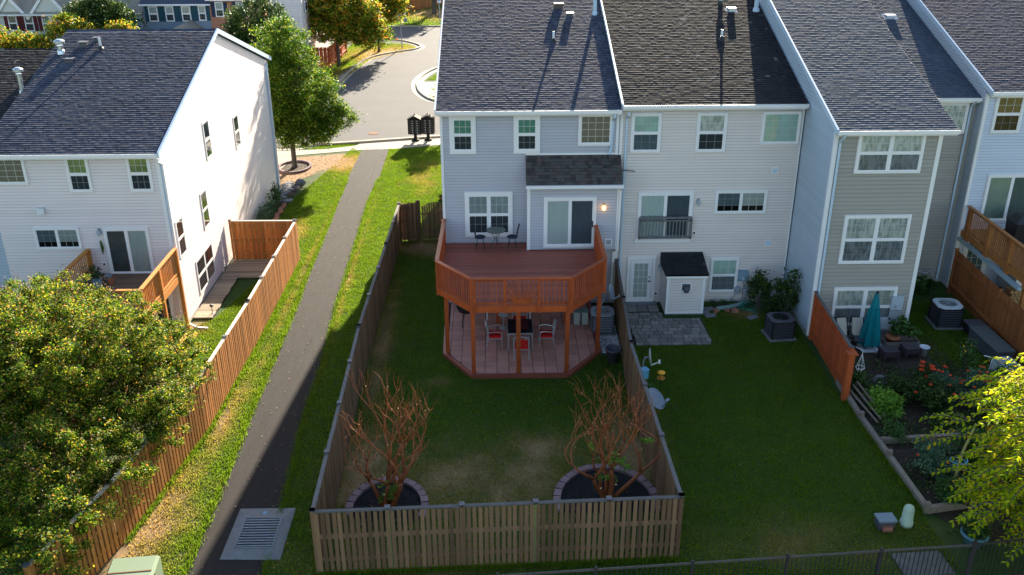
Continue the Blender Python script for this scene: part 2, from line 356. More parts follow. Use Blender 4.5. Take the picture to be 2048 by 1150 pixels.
me = bpy.data.meshes.new('lawn'); me.from_pydata(vs.tolist(), [], fs.tolist()); me.materials.append(LAWN)
at = me.attributes.new('dry', 'FLOAT', 'POINT'); at.data.foreach_set('value', dryness(vs[:, 0], vs[:, 1]).astype(np.float32))
link('lawn', me, kind='structure')
FAR = mat('far_ground', (.07, .09, .03), .95, nz=.4, scale=.1)
struct('ground', MB().add([(-600, -300, -.06), (600, -300, -.06), (600, 900, -.06), (-600, 900, -.06)], [(0, 1, 2, 3)]), FAR)
PATHL = [(-8.219999999999999, 22.6), (-8.28, 16.61), (-8.25, 12.9), (-8.18, 10.01), (-8.1, 6.4), (-8.06, 2.73), (-7.96, 0.57), (-7.89, -3.43), (-7.85, -7.16), (-7.77, -10.43), (-7.74, -12.99), (-7.72, -15.26), (-7.7, -20)]
PATHR = [(-6.56, 22.65), (-6.51, 16.56), (-6.6, 12.86), (-6.55, 9.96), (-6.46, 6.35), (-6.39, 2.69), (-6.33, -0.22), (-6.2, -2.74), (-6.11, -5.9), (-6.15, -7.67), (-5.9, -12.77), (-5.82, -14.92), (-5.9, -20)]
def fine(pts, amp, seed):
    r = random.Random(seed); o = []
    for a, b in zip(pts, pts[1:]):
        k = max(2, int(math.dist(a, b) / .35))
        for i in range(k): t = i / k; o.append((a[0] + (b[0] - a[0]) * t + r.uniform(-amp, amp), a[1] + (b[1] - a[1]) * t))
    return o + [pts[-1]]
pl, pr = fine(PATHL, .03, 1), fine(PATHR, .03, 2)
struct('asphalt_path', poly(pl + pr[::-1], .012), ASPH)
struct('road', poly([(-60, 23.6), (-12.4, 23.4), (-9, 24.3), (-3.5, 25.5), (20, 30), (60, 36), (60, 62), (-2, 62), (-.5, 71), (-20, 71.5), (-60, 73), (-60, 62), (-14, 63.8), (-9.9, 62.5), (-8.06, 60.6), (-7.2, 58.8), (-7.9, 57), (-9, 55.8), (-11.3, 52.6), (-12.4, 44.5), (-12.5, 35.8), (-13.2, 31), (-20, 29), (-60, 29)], .008), ROAD)
def strip(name, pts, w, z0, z1, m):
    o = []; q = []
    for i, p in enumerate(pts):
        a, b = Vector(pts[max(i - 1, 0)]), Vector(pts[min(i + 1, len(pts) - 1)]); d = (b - a).normalized(); n = Vector((-d.y, d.x))
        o.append(tuple(Vector(p) + n * w / 2)); q.append(tuple(Vector(p) - n * w / 2))
    mb = MB(); k = len(pts)
    mb.v = [(x, y, z1) for x, y in o] + [(x, y, z1) for x, y in q] + [(x, y, z0) for x, y in o] + [(x, y, z0) for x, y in q]
    for i in range(k - 1): mb.f += [(i, i + 1, k + i + 1, k + i), (2 * k + i, 2 * k + i + 1, i + 1, i), (k + i, k + i + 1, 3 * k + i + 1, 3 * k + i)]
    return struct(name, mb, m)
def smooth(pts, k=4):
    o = []
    for i in range(len(pts) - 1):
        p0, p1, p2, p3 = [Vector(pts[j]) for j in (max(i - 1, 0), i, i + 1, min(i + 2, len(pts) - 1))]
        for s in range(k):
            t = s / k; o.append(tuple(.5 * ((2 * p1) + (p2 - p0) * t + (2 * p0 - 5 * p1 + 4 * p2 - p3) * t * t + (3 * p1 - p0 - 3 * p2 + p3) * t ** 3)))
    return o + [tuple(pts[-1])]
KL = smooth([(-13.3, 30.5), (-12.7, 35.8), (-12.55, 44.5), (-11.5, 52.8), (-9.2, 56), (-7.6, 57.4), (-7.15, 59), (-8.0, 60.9), (-9.9, 62.8), (-14, 63.9), (-30, 63.4)])
strip('kerb', KL, .16, 0, .14, CONC); strip('kerb_gutter', KL, .95, 0, .016, CONC)
KR = smooth([(-3.6, 49.5), (-4.9, 48.2), (-5.9, 45.2), (-6.2, 41.8), (-5.6, 38), (-4.0, 35.2), (0, 33.5)])
strip('kerb', KR, .16, 0, .14, CONC); strip('kerb_gutter', KR, 1.0, 0, .016, CONC)
struct('island_lawn', poly([(-3.5, 48.6), (-4.8, 47), (-5.6, 44), (-5.8, 42.6), (3, 42.6), (3, 49)], .02), LAWN)
struct('sidewalk', poly([(-5.8, 42.5), (-5.9, 40.5), (-5.3, 38), (-3.6, 35.8), (3, 34), (3, 42.5)], .024), CONC)
KN = [(-13.4, 23.1), (-12.0, 23.35), (-9, 24.05), (-3.5, 25.35), (6, 27.2)]
strip('kerb', KN, .16, 0, .12, CONC); strip('kerb_gutter', [(x, y + .35) for x, y in KN], .5, 0, .016, CONC)
struct('sidewalk', poly([(-14, 21.2), (-12.0, 21.4), (-8.05, 22.5), (-6.4, 22.6), (-3.4, 23.5), (4, 24.6), (4, 26.7), (-3.5, 25.25), (-8.5, 24.05), (-8.7, 23.45), (-10.6, 22.7), (-12.1, 22.5), (-14, 22.3)], .02), CONC)
struct('sidewalk', poly([(-14, 22.4), (-12.1, 22.6), (-10.75, 23.6), (-12.1, 23.25), (-14, 22.9)], .02), CONC)
struct('driveway', poly([(-15.5, 15.5), (-13.0, 15.6), (-12.5, 17.9), (-12.0, 21.35), (-14, 21.15), (-15.5, 21)], .022), CONC)
struct('far_kerb', MB().box(-60, 20, 71.6, 71.8, 0, .14), CONC)
struct('dry_mulch_patch', poly(fine([(-12.6, 17.2), (-12.0, 20.9), (-9.3, 21.7), (-8.3, 21.2), (-8.9, 19.5), (-10.2, 18.0), (-11.3, 15.6), (-12.2, 15.2), (-12.6, 17.2)], .12, 4)[:-1], .010), mat('dry_mulch', (.20, .10, .05), .95, nz=.5, scale=9, col2=(.33, .21, .10), bump=.6, bscale=30))
mb = MB().lathe((-7.96, 26.4, 0), [(.34, .008), (.34, .022), (.29, .026)], 24)
tmesh('manhole_cover', mb, RUST, 'round rusty manhole cover in the grey street', 'manhole cover', (-7.96, 26.4, 0))

# ---- grass blades as one stuff object per lawn
def in_poly(x, y, P):
    c = np.zeros(len(x), bool); j = len(P) - 1
    for i in range(len(P)):
        xi, yi = P[i]; xj, yj = P[j]
        c ^= ((yi > y) != (yj > y)) & (x < (xj - xi) * (y - yi) / (yj - yi + 1e-12) + xi); j = i
    return c
def grass(P, dens, w, h, excl=(), seed=1):
    r = np.random.default_rng(seed); xs = [p[0] for p in P]; ys = [p[1] for p in P]
    A = (max(xs) - min(xs)) * (max(ys) - min(ys)); n = int(A * dens)
    x = r.uniform(min(xs), max(xs), n); y = r.uniform(min(ys), max(ys), n); k = in_poly(x, y, P)
    for E_ in excl: k &= ~in_poly(x, y, E_)
    x, y = x[k], y[k]; d = dryness(x, y)
    k = r.uniform(size=len(x)) > np.clip(d * 1.3 - .55, 0, .8); x, y, d = x[k], y[k], d[k]; n = len(x)
    a = r.uniform(0, 2 * np.pi, n); ln = r.uniform(.0, .7, n) * h; la = r.uniform(0, 2 * np.pi, n)
    hh = h * r.uniform(.5, 1.2, n) * (.7 + .6 * vnoise(x, y, 3, 9)); ww = w * r.uniform(.6, 1.3, n)
    p0 = np.stack([x - np.cos(a) * ww, y - np.sin(a) * ww, np.zeros(n)], 1); p1 = np.stack([x + np.cos(a) * ww, y + np.sin(a) * ww, np.zeros(n)], 1)
    p2 = np.stack([x + np.cos(la) * ln, y + np.sin(la) * ln, hh], 1)
    v = np.stack([p0, p1, p2], 1).reshape(-1, 3); me = bpy.data.meshes.new('grass'); me.vertices.add(3 * n); me.vertices.foreach_set('co', v.ravel())
    me.loops.add(3 * n); me.loops.foreach_set('vertex_index', np.arange(3 * n, dtype=np.int32)); me.polygons.add(n)
    me.polygons.foreach_set('loop_start', np.arange(0, 3 * n, 3, dtype=np.int32)); me.polygons.foreach_set('loop_total', np.full(n, 3, dtype=np.int32)); me.update()
    me.materials.append(BLADE); at = me.attributes.new('dry', 'FLOAT', 'POINT'); at.data.foreach_set('value', np.repeat(d, 3).astype(np.float32))
    return link('grass', me, kind='stuff')
MULL = [(-3.05 + 1.0 * math.cos(a), -12.85 + 1.15 * math.sin(a)) for a in np.linspace(0, 2 * math.pi, 20)[:-1]]
MULR = [(2.95 + 1.38 * math.cos(a), -12.85 + 1.6 * math.sin(a)) for a in np.linspace(0, 2 * math.pi, 20)[:-1]]
PATIO_A = [(-1.98, 0), (-1.9, -4.35), (-.85, -5.95), (2.4, -5.95), (3.72, -4.3), (3.72, 0)]
grass([(-8.85, 23)] + [(-8.3, 22)] + PATHL[0:] + [(-9.6, -17), (-9.3, -9), (-8.95, -2), (-8.9, 5), (-10.9, 7), (-10.7, 13), (-9.6, 18.5)], 1500, .012, .06, seed=1)
grass(PATHR + [(-4.6, -20), (-4.55, 7), (-4.5, 7.3), (-2.1, 7.3), (-2.1, 23.5), (-6.4, 22.6)], 1500, .012, .06, seed=2)
grass([(-4.5, -15.3), (4.4, -15.1), (4.3, -6), (4.5, -3.5), (3.7, -4.4), (-1.98, 0), (-1.98, 7.2), (-4.5, 7.1)], 1900, .010, .045, [MULL, MULR, PATIO_A, [(3.6, -4.6), (4.7, -4.6), (4.7, 0), (3.4, 0)]], 3)
grass([(4.5, -15.1), (4.4, -3.7), (7.8, -3.7), (8.0, -.9), (11.3, -.7), (11.3, -3.3), (11.2, -7.2), (11.4, -15.6), (4.5, -16.3)], 1900, .010, .05, seed=4)
grass([(-11.7, -6), (-11.7, -1.9), (-10.9, -1.1), (-10.1, 2.6), (-9.0, 2.6), (-9.0, -13)], 1700, .012, .06, seed=5)
grass([(15.1, -3.5), (15.2, -.2), (18.4, -.2), (18.2, -8), (15.8, -8)], 1500, .012, .06, seed=6)
grass([(-4.6, -18), (-4.6, -15.4), (4.6, -15.2), (12, -16.3), (12, -18)], 1900, .010, .05, seed=7)
grass([(-12.4, 36), (-12.3, 44.4), (-11.3, 52.2), (-8.9, 55.3), (-7.6, 57.6), (-7.6, 59), (-8.6, 60.4), (-14, 62), (-14.5, 50), (-14.5, 36)], 260, .03, .10, seed=8)
grass([(-12, 22.75), (-10.9, 23.5), (-9, 23.95), (-8.7, 23.45), (-10.6, 22.75)], 1200, .012, .06, seed=9)
grass([(-5.6, 43), (-4.6, 46.8), (-3, 48.2), (-2, 43)], 300, .03, .1, seed=10)
grass([(-20, 72), (0, 72), (0, 95), (-20, 95)], 60, .06, .14, seed=11)

# ================================================================ wall and roof builders
def lap_siding(M, outline, z0, z1, pitch, m, parent, name='siding'):
    mb = MB(M); z = z0; sm = []
    while z < z1 - .005:
        zt = min(z + pitch, z1); a = outline(z + 1e-4); b = outline(zt - 1e-4); g = .017 if zt - z > .05 else 0; f = 1 - g / (zt - z); yg = -.022 + .018 * f
        for (xa, xb), (ya, yb) in zip(a, b):
            ma, mb_ = xa + (ya - xa) * f, xb + (yb - xb) * f
            mb.add([(xa, -.022, z), (xb, -.022, z), (mb_, yg, zt - g), (ma, yg, zt - g), (xa, 0, z), (xb, 0, z)], [(0, 1, 2, 3), (4, 5, 1, 0)]); sm += [0, 0]
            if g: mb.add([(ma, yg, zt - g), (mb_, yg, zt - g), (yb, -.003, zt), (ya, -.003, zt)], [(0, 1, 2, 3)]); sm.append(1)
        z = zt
    o = part(name, mb, m, parent, kind='stuff'); o.data.materials.append(lap_shade_of(m)); o.data.polygons.foreach_set('material_index', sm); return o
LAP_SHADE = {}
def lap_shade_of(m):                                                          # darker siding colour: shade line under each lap, painted in
    if m.name not in LAP_SHADE:
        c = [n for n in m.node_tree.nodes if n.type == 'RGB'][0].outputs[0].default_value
        LAP_SHADE[m.name] = mat(m.name + '_lap_shade', (c[0] * .55, c[1] * .55, c[2] * .58), .8, nz=.3, scale=1.5)
    return LAP_SHADE[m.name]
def boards_siding(M, xa, xb, z0, z1, pitch, m, parent):
    n = int(round((z1 - z0) / pitch)); p = (z1 - z0) / n; w = (xb - xa)
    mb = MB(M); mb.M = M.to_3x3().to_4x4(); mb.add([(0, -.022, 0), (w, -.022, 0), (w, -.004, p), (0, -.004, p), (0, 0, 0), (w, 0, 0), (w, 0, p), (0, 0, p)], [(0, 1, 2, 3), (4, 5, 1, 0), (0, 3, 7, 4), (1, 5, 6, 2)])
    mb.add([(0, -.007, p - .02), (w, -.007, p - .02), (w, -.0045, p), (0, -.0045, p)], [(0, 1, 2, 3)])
    me = mb.mesh('siding_board', m); me.materials.append(lap_shade_of(m)); me.polygons[len(me.polygons) - 1].material_index = 1
    for i in range(n): inst('siding_board', me, parent, M @ Vector((xa, 0, z0 + i * p)))
def shingle_roof(roof, M, width, length, mats, expo=.14, tabw=(.16, .34), singles=300, seed=1, xskip=None, thick=.028):
    """M maps (x along eave, y up the slope, z normal) to the world; rows of uneven tabs lapping from the eave up"""
    r = random.Random(seed); nrow = int(length / expo); mb = MB(M); cnt = 0; variants = {}
    Mr = M.to_3x3().to_4x4()
    for i in range(nrow):
        x = -r.uniform(0, .2); y = i * expo
        while x < width:
            w = r.choice((.10, .13, .17, .21)) if tabw else .3; xa, xb = max(x, 0), min(x + w, width); x += w
            if xb - xa < .03: continue
            th = thick * r.choice((.92, 1, 1.12)); L_ = expo * 1.05
            if cnt < singles and xb - xa > w - .001:
                key = (round(w, 2), round(th, 4))
                if key not in variants:
                    q = MB(Mr).add([(0, 0, th), (w - .006, 0, th), (w - .006, L_, .002), (0, L_, .002), (0, 0, 0), (w - .006, 0, 0)], [(0, 1, 2, 3), (4, 5, 1, 0), (4, 0, 3), (1, 5, 2)])
                    variants[key] = q.mesh('shingle', mats[1])
                inst('shingle', variants[key], roof, M @ Vector((xa, y, 0))); cnt += 1
            else:
                mb.add([(xa, y, th), (xb - .006, y, th), (xb - .006, y + L_, .002), (xa, y + L_, .002), (xa, y, 0), (xb - .006, y, 0)], [(0, 1, 2, 3), (4, 5, 1, 0), (4, 0, 3), (1, 5, 2)])
    if mb.f: part('shingle_courses', mb, mats[0], roof, kind='stuff')
def slopeM(x, y, z, back=False):
    s, c = math.sin(math.atan(SL)), math.cos(math.atan(SL))
    if back: return Matrix(((-1, 0, 0, x), (0, -c, s, y), (0, s, c, z), (0, 0, 0, 1)))
    return Matrix(((1, 0, 0, x), (0, c, -s, y), (0, s, c, z), (0, 0, 0, 1)))
def gable_roof(house, xa, xb, ye, ze, yr, mats, singles=300, seed=1, fascia=WHITE, rake=WHITE, rakes='lr', name='roof'):
    zr = ze + (yr - ye) * SL; yb = 2 * yr - ye; t = .12
    mb = MB().add([(xa, ye, ze), (xb, ye, ze), (xb, yr, zr), (xa, yr, zr), (xb, yb, ze), (xa, yb, ze), (xa, ye, ze - t), (xb, ye, ze - t), (xb, yr, zr - t), (xa, yr, zr - t), (xb, yb, ze - t), (xa, yb, ze - t)],
                  [(0, 1, 2, 3), (3, 2, 4, 5), (7, 6, 9, 8), (8, 9, 11, 10), (0, 6, 7, 1), (4, 10, 11, 5), (1, 7, 8, 2), (2, 8, 10, 4), (6, 0, 3, 9), (9, 3, 5, 11)])
    roof = part(name, mb, mats[0], house)
    L = math.hypot(yr - ye, zr - ze)
    shingle_roof(roof, slopeM(xa, ye - .02, ze + .004), xb - xa, L, mats, singles=singles, seed=seed)
    mb = MB()
    n = int((xb - xa) / .25)
    for i in range(n):
        a = xa + (xb - xa) * i / n; b = a + (xb - xa) / n - .006; h = .035 + .008 * (i % 2)
        mb.add([(a, yr - .15, zr - .15 * SL + .012), (b, yr - .15, zr - .15 * SL + .012), (b, yr, zr + h), (a, yr, zr + h), (b, yr + .15, zr - .15 * SL + .012), (a, yr + .15, zr - .15 * SL + .012)], [(0, 1, 2, 3), (3, 2, 4, 5)])
    part('ridge_cap', mb, mats[0], roof, kind='stuff')
    # gutter and fascia
    mb = MB().box(xa, xb, ye - .002, ye + .02, ze - .2, ze - .005); part('fascia', mb, fascia, house)
    mb = MB(); g = .11
    mb.box(xa - .01, xb + .01, ye - g - .012, ye - g, ze - .12, ze - .004); mb.box(xa - .01, xb + .01, ye - g, ye - .003, ze - .125, ze - .113)
    mb.box(xa - .02, xa - .01, ye - g, ye, ze - .12, ze - .01); mb.box(xb + .01, xb + .02, ye - g, ye, ze - .12, ze - .01)
    mb.box(xa - .01, xb + .01, ye - g - .02, ye - g + .006, ze - .010, ze + .002)
    part('gutter', mb, fascia, house)
    for side in rakes:
        x = xa - .03 if side == 'l' else xb + .03
        mb = MB()
        for (p, q) in (((ye - .06, ze - .06), (yr, zr - .045)), ((yb + .06, ze - .06), (yr, zr - .045))): mb.beam((x, p[0], p[1]), (x, q[0], q[1]), .035, .20)
        mb.beam((x, ye - .06, ze + .035), (x, yr, zr + .035), .07, .022)
        part('rake_board', mb, rake, house)
    return roof, zr
def body(house, xa, xb, yf, yb, zt, yr, zr, m):                          # solid house body with gable ends
    mb = MB().add([(xa, yf, 0), (xb, yf, 0), (xb, yf, zt), (xa, yf, zt), (xa, yb, 0), (xb, yb, 0), (xb, yb, zt), (xa, yb, zt), (xa, yr, zr), (xb, yr, zr)],
                  [(0, 1, 2, 3), (5, 4, 7, 6), (1, 5, 6, 9, 2), (4, 0, 3, 8, 7), (3, 2, 9, 8), (6, 7, 8, 9)])
    return part('wall', mb, m, house)
BL_T = mat('blind_white', (.50, .54, .54), .7, nz=.2, scale=7, stretch=(3, 3, .3)); BL_G = mat('blind_green', (.09, .34, .28), .7, nz=.35, scale=2.5)
BL_B = mat('blind_navy', (.06, .11, .20), .7, nz=.4, scale=3); BL_LACE = mat('lace_curtain', (.88, .90, .90), .8, nz=.5, scale=4.5, stretch=(2.5, 2.5, .8), col2=(.36, .38, .38))
BL_TAN = mat('curtain_tan', (.30, .24, .20), .8, nz=.4, scale=8, stretch=(4, 4, .6)); BL_Y = mat('shade_olive', (.34, .40, .16), .8, nz=.4, scale=2); BL_AQ = mat('shade_aqua', (.50, .68, .64), .8, nz=.3, scale=2)
BL_D = mat('dark_room', (.13, .155, .17), .8, nz=.4, scale=3); BL_GOLD = mat('curtain_gold', (.30, .20, .07), .8, nz=.5, scale=6, stretch=(4, 4, .4)); BL_SAGE = mat('vertical_blind_sage', (.36, .44, .38), .8, nz=.2, scale=6, stretch=(4, 4, .3))
BL_GR = mat('vertical_blind_grey', (.26, .32, .36), .8, nz=.2, scale=6, stretch=(4, 4, .3)); BL_LT = mat('vertical_blind_pale', (.58, .66, .68), .8, nz=.1, scale=6, stretch=(4, 4, .3))
BL_SLATE = mat('shade_slate', (.34, .43, .46), .8, nz=.3, scale=2)
BL_SG = mat('blind_sage_dark', (.16, .22, .19), .8, nz=.2)
def curtain(M, xa, xb, za, zb, y=-.030, folds=True):
    mb = MB(M); n = max(3, int((xb - xa) / .055)); o = []
    for i in range(n + 1): o.append((xa + (xb - xa) * i / n, y + ((-.010 if i % 2 else 0) if folds else 0)))
    for i in range(n): mb.add([(o[i][0], o[i][1], za), (o[i + 1][0], o[i + 1][1], za), (o[i + 1][0], o[i + 1][1], zb), (o[i][0], o[i][1], zb)], [(0, 1, 2, 3)])
    return mb
def slatblind(M, xa, xb, za, zb, y=-.030):
    mb = MB(M); n = max(3, int((zb - za) / .05)); p = (zb - za) / n
    for i in range(n): z = za + i * p; mb.add([(xa, y - .008, z), (xb, y - .008, z), (xb, y + .004, z + p), (xa, y + .004, z + p)], [(0, 1, 2, 3)])
    return mb
def window(par, M, x0, x1, z0, z1, style='hung', bl=(BL_T, BL_SLATE), grid=(3, 2), trim=.09, sill=True, name='window', frame_m=None, blindstyle=('c', 'c'), muntin=True, screen=True, open_bottom=None, label=None):
    """frame with trim proud of the siding; behind it pane, screen, muntin grid and a blind or curtain"""
    fm = frame_m or WHITE; mb = MB(M); mb.ring(x0, x1, z0, z1, trim, -.085, .0)
    mb.ring(x0 - .012, x1 + .012, z0 - .012, z1 + .012, .022, -.045, .0)
    if sill: mb.box(x0 + .01, x1 - .01, -.10, -.086, z0 + trim * .55, z0 + trim * .9)
    a, b, c, d = x0 + trim, x1 - trim, z0 + trim, z1 - trim
    cells = []                                                             # (xa, xb, za, zb, blind index, screened)
    s = .035
    if style in ('hung', 'double'):
        cols = [(a, b)] if style == 'hung' else [(a, (a + b) / 2 - .05), ((a + b) / 2 + .05, b)]
        if style == 'double': mb.box((a + b) / 2 - .05, (a + b) / 2 + .05, -.080, 0, c, d)
        zm = (c + d) / 2
        for xa, xb in cols:
            mb.box(xa, xb, -.074, -.035, zm - .03, zm + .03)
            cells += [(xa, xb, zm + .03, d, 0, False), (xa, xb, c, zm - .03, 1, screen)]
    elif style == 'fixed': cells = [(a, b, c, d, 0, False)]
    elif style == 'hslide':
        xm = (a + b) / 2; mb.box(xm - .03, xm + .03, -.074, -.035, c, d); cells = [(a, xm - .03, c, d, 0, screen), (xm + .03, b, c, d, 1, False)]
    elif style == 'door':
        xm = (a + b) / 2; mb.box(xm - .035, xm + .035, -.078, -.035, c, d); cells = [(a, xm - .035, c, d, 0, False), (xm + .035, b, c, d, 1, screen)]
    for xa, xb, za, zb, bi, sc in cells: mb.ring(xa, xb, za, zb, s * .8, -.070, -.045)
    w = part(name, mb, fm, par)
    if label: w['label'] = label
    mg = MB(M); g3 = .009
    for xa, xb, za, zb, bi, sc in cells:
        pn = MB(M).add([(xa, -.060, za), (xb, -.060, za), (xb, -.060, zb), (xa, -.060, zb)], [(0, 1, 2, 3)])
        part('pane', pn, SCREEN if sc else GLASS, w)
        bm_ = bl[bi]; hb = za
        if open_bottom: hb = za + (zb - za) * open_bottom
        bs = blindstyle[bi]
        mbk = curtain(M, xa, xb, hb, zb) if bs == 'c' else slatblind(M, xa, xb, hb, zb) if bs == 's' else MB(M).add([(xa, -.03, hb), (xb, -.03, hb), (xb, -.03, zb), (xa, -.03, zb)], [(0, 1, 2, 3)])
        part('curtain' if bs == 'c' else 'blind', mbk, bm_, w)
        if hb > za: part('dark_interior', MB(M).add([(xa, -.026, za), (xb, -.026, za), (xb, -.026, hb), (xa, -.026, hb)], [(0, 1, 2, 3)]), DARK, w)
        if muntin:
            for i in range(1, grid[0]): x = xa + (xb - xa) * i / grid[0]; mg.box(x - g3, x + g3, -.056, -.046, za, zb)
            for i in range(1, grid[1]): z = za + (zb - za) * i / grid[1]; mg.box(xa, xb, -.0545, -.0465, z - g3, z + g3)
    if mg.f: part('muntin_grid', mg, fm, w)
    return w
def downspout(house, pts, m=None):
    mb = MB()
    for a, b in zip(pts, pts[1:]): mb.beam(a, b, .075, .055)
    part('downspout', mb, m or WHITE, house)
def cornertrim(house, x, y, z0, z1, m=None, w=.10):
    part('corner_trim', MB().box(x - w / 2, x + w / 2, y - .035, y + .06, z0, z1), m or WHITE, house)
def lantern(house, M, x, z, lit=False):
    mb = MB(M); mb.box(x - .06, x + .06, -.03, -.02, z - .09, z + .09); mb.tube([(x, -.03, z + .04), (x, -.12, z + .07), (x, -.14, z + .02)], .012, 5)
    w = part('wall_lamp', mb, GREY, house)
    mb = MB(M); mb.lathe((x, -.14, z), [(.03, .03), (.07, 0), (.065, -.10), (.03, -.15)], 8); part('lamp_glass', mb, BULB if lit else DISH, w)
def ventbox(house, M, x, z, s=.19, m=None):
    w = part('wall_vent', MB(M).ring(x - s / 2 - .03, x + s / 2 + .03, z - s / 2 - .03, z + s / 2 + .03, .035, -.06, 0), WHITE, house)
    q = MB(M)
    for k in range(4): q.add([(x - s / 2, -.055, z - s / 2 + k * s / 4), (x + s / 2, -.055, z - s / 2 + k * s / 4), (x + s / 2, -.03, z - s / 2 + (k + 1) * s / 4), (x - s / 2, -.03, z - s / 2 + (k + 1) * s / 4)], [(0, 1, 2, 3)])
    part('louvre', q, m or GREY, w)
def roofz(ye, ze, y): return ze + (y - ye) * SL
def plumbing_pipe(house, x, y, z, h=.42, m=None, r=.05):
    w = part('vent_pipe', MB().lathe((x, y, z), [(r, -.1), (r, h), (r * .8, h), (r * .8, h - .05)], 10), m or PLAST, house)
    part('flashing', MB().lathe((x, y, z), [(.17, -.06), (.12, .06), (r + .015, .12), (r + .01, .16)], 10), BLACK, w)
def roof_box_vent(house, x, y, z, m=None, s=(.34, .34, .16)):
    mb = MB().box(x - s[0] / 2, x + s[0] / 2, y - s[1] / 2, y + s[1] / 2, z - .06, z + s[2]); mb.box(x - s[0] / 2 - .04, x + s[0] / 2 + .04, y - s[1] / 2 - .06, y + s[1] / 2 + .02, z + s[2], z + s[2] + .03)
    mb.add([(x - s[0], y - s[1], z - s[1] * SL + .03), (x + s[0], y - s[1], z - s[1] * SL + .03), (x + s[0], y + s[1], z + s[1] * SL + .03), (x - s[0], y + s[1], z + s[1] * SL + .03)], [(0, 1, 2, 3)])
    part('roof_vent', mb, m or GREYD, house)
def flue(house, x, y, z, h=1.3, m=None, r=.10):
    w = part('flue_pipe', MB().lathe((x, y, z), [(r * 1.8, -.1), (r * 1.3, .12), (r, .16), (r, h), (r * 1.3, h), (r * 1.3, h + .03)], 12), m or METAL, house)
    part('flue_cap', MB().lathe((x, y, z), [(r * 1.2, h + .08), (r * 2.1, h + .11), (r * 2.1, h + .2), (r * .9, h + .27)], 14), m or METAL, w)
def meterbox(house, M, x, z, w, h, m, dial=False):
    b = part('meter_box', MB(M).box(x - w / 2, x + w / 2, -.14, 0, z - h / 2, z + h / 2).box(x - w / 2 - .015, x + w / 2 + .015, -.15, -.141, z - h / 2 - .01, z + h / 2 + .01), m, house)
    if dial:
        q = MB(M); q.tube([(x, -.15, z - h * .2), (x, -.23, z - h * .2)], .07, 12); part('meter_dial', q, DISH, b)

# ================================================================ townhouses
MF = wallM(0, 0, '-y')
# --- house A: grey-blue, end of the row
A = thing('townhouse', 'grey-blue end townhouse with the red wood deck and brown porch roof', 'house', (-1.98, 0, 0))
roofA, zrA = gable_roof(A, -2.12, 4.58, -.32, 7.86, 8.9, SH_A, seed=11, rakes='l')
body(A, -1.98, 4.60, .02, 17.6, 7.75, 8.9, zrA - .16, SID_A)
part('wall_panel', MB().box(-1.98, 4.60, 0, .02, 0, 7.72), SID_A, A)
lap_siding(MF, lambda z: [(-1.9, 4.5)], 2.7, 7.66, .115, SID_A, A)
lap_siding(MF, lambda z: [(-1.9, 4.5)], .15, 2.45, .115, SID_A, A, 'lower_siding')
lap_siding(wallM(-1.98, 17.6, '-x'), lambda z: [(0, 17.6)], .2, 7.7, .115, SID_A, A, 'side_siding')
cornertrim(A, -1.96, -.005, 0, 7.72); cornertrim(A, 4.52, -.005, 5.9, 7.72)
window(A, MF, -1.66, -.70, 6.18, 7.62, 'hung', (BL_G, BL_D), trim=.15, label='upstairs window with green shade and wide white trim')
window(A, MF, .70, 1.66, 6.18, 7.62, 'hung', (BL_G, BL_D), trim=.15)
window(A, MF, 3.08, 4.34, 6.46, 7.66, 'fixed', (BL_TAN,), (4, 4), trim=.09, blindstyle=('f',), label='square picture window with tan curtain')
window(A, MF, -1.16, .64, 2.90, 4.68, 'double', (BL_SLATE, BL_D), trim=.14, blindstyle=('s', 's'), label='wide paired window above the deck')
# bump-out with porch roof
bx0, bx1, by = 1.2, 4.60, -.8
part('bay_wall', MB().box(bx0, bx1, by, -.001, 2.62, 5.25), SID_A, A)
MBY = wallM(0, by, '-y'); lap_siding(MBY, lambda z: [(bx0 + .05, bx1 - .05)], 2.66, 5.1, .115, SID_A, A, 'bay_siding')
lap_siding(wallM(bx0, 0, '-x'), lambda z: [(0.02, .78)], 2.66, 5.2, .115, SID_A, A, 'bay_side_siding')
cornertrim(A, bx0 + .03, by, 2.6, 5.1, w=.12); cornertrim(A, bx1 - .04, by, 2.6, 5.1)
ps = math.atan2(.86, .98); c_, s_ = math.cos(ps), math.sin(ps)
pm = Matrix(((1, 0, 0, 1.14), (0, c_, -s_, -1.02), (0, s_, c_, 5.26), (0, 0, 0, 1)))
pr_ = part('porch_roof', MB().add([(1.14, -1.02, 5.25), (4.68, -1.02, 5.25), (4.68, -.01, 6.12), (1.14, -.01, 6.12), (1.14, -1.02, 5.16), (4.68, -1.02, 5.16), (4.68, -.01, 5.16), (1.14, -.01, 5.16)], [(0, 1, 2, 3), (4, 7, 6, 5), (0, 4, 5, 1), (1, 5, 6, 2), (4, 0, 3, 7)]), SH_P[0], A)
shingle_roof(pr_, pm, 3.54, 1.32, SH_P, singles=300, seed=5)
part('porch_gutter', MB().box(1.12, 4.70, -1.13, -1.025, 5.14, 5.25), WHITE, A)
part('flashing_strip', MB().box(1.14, 4.6, -.03, -.021, 6.10, 6.17), WHITE, A)
window(A, MBY, 1.80, 3.74, 2.74, 4.72, 'door', (BL_LT, BL_GR), trim=.11, muntin=False, name='sliding_door')
part('door_handle', MB().box(3.60, 3.64, -.91, -.88, 3.55, 3.8), BLACK, A)
lantern(A, MBY, 4.02, 4.38, True); ventbox(A, MBY, 4.25, 2.92, .2)
downspout(A, [(4.36, -.42, 7.72), (4.36, -.42, 7.6), (4.34, -.09, 7.4), (4.30, -.09, 6.35), (4.22, -.2, 6.15)], TRIM_B)
downspout(A, [(4.62, -1.08, 5.14), (4.62, -.9, 5.0), (4.60, -.86, 2.6), (4.55, -.15, 2.3), (4.52, -.06, .1)])
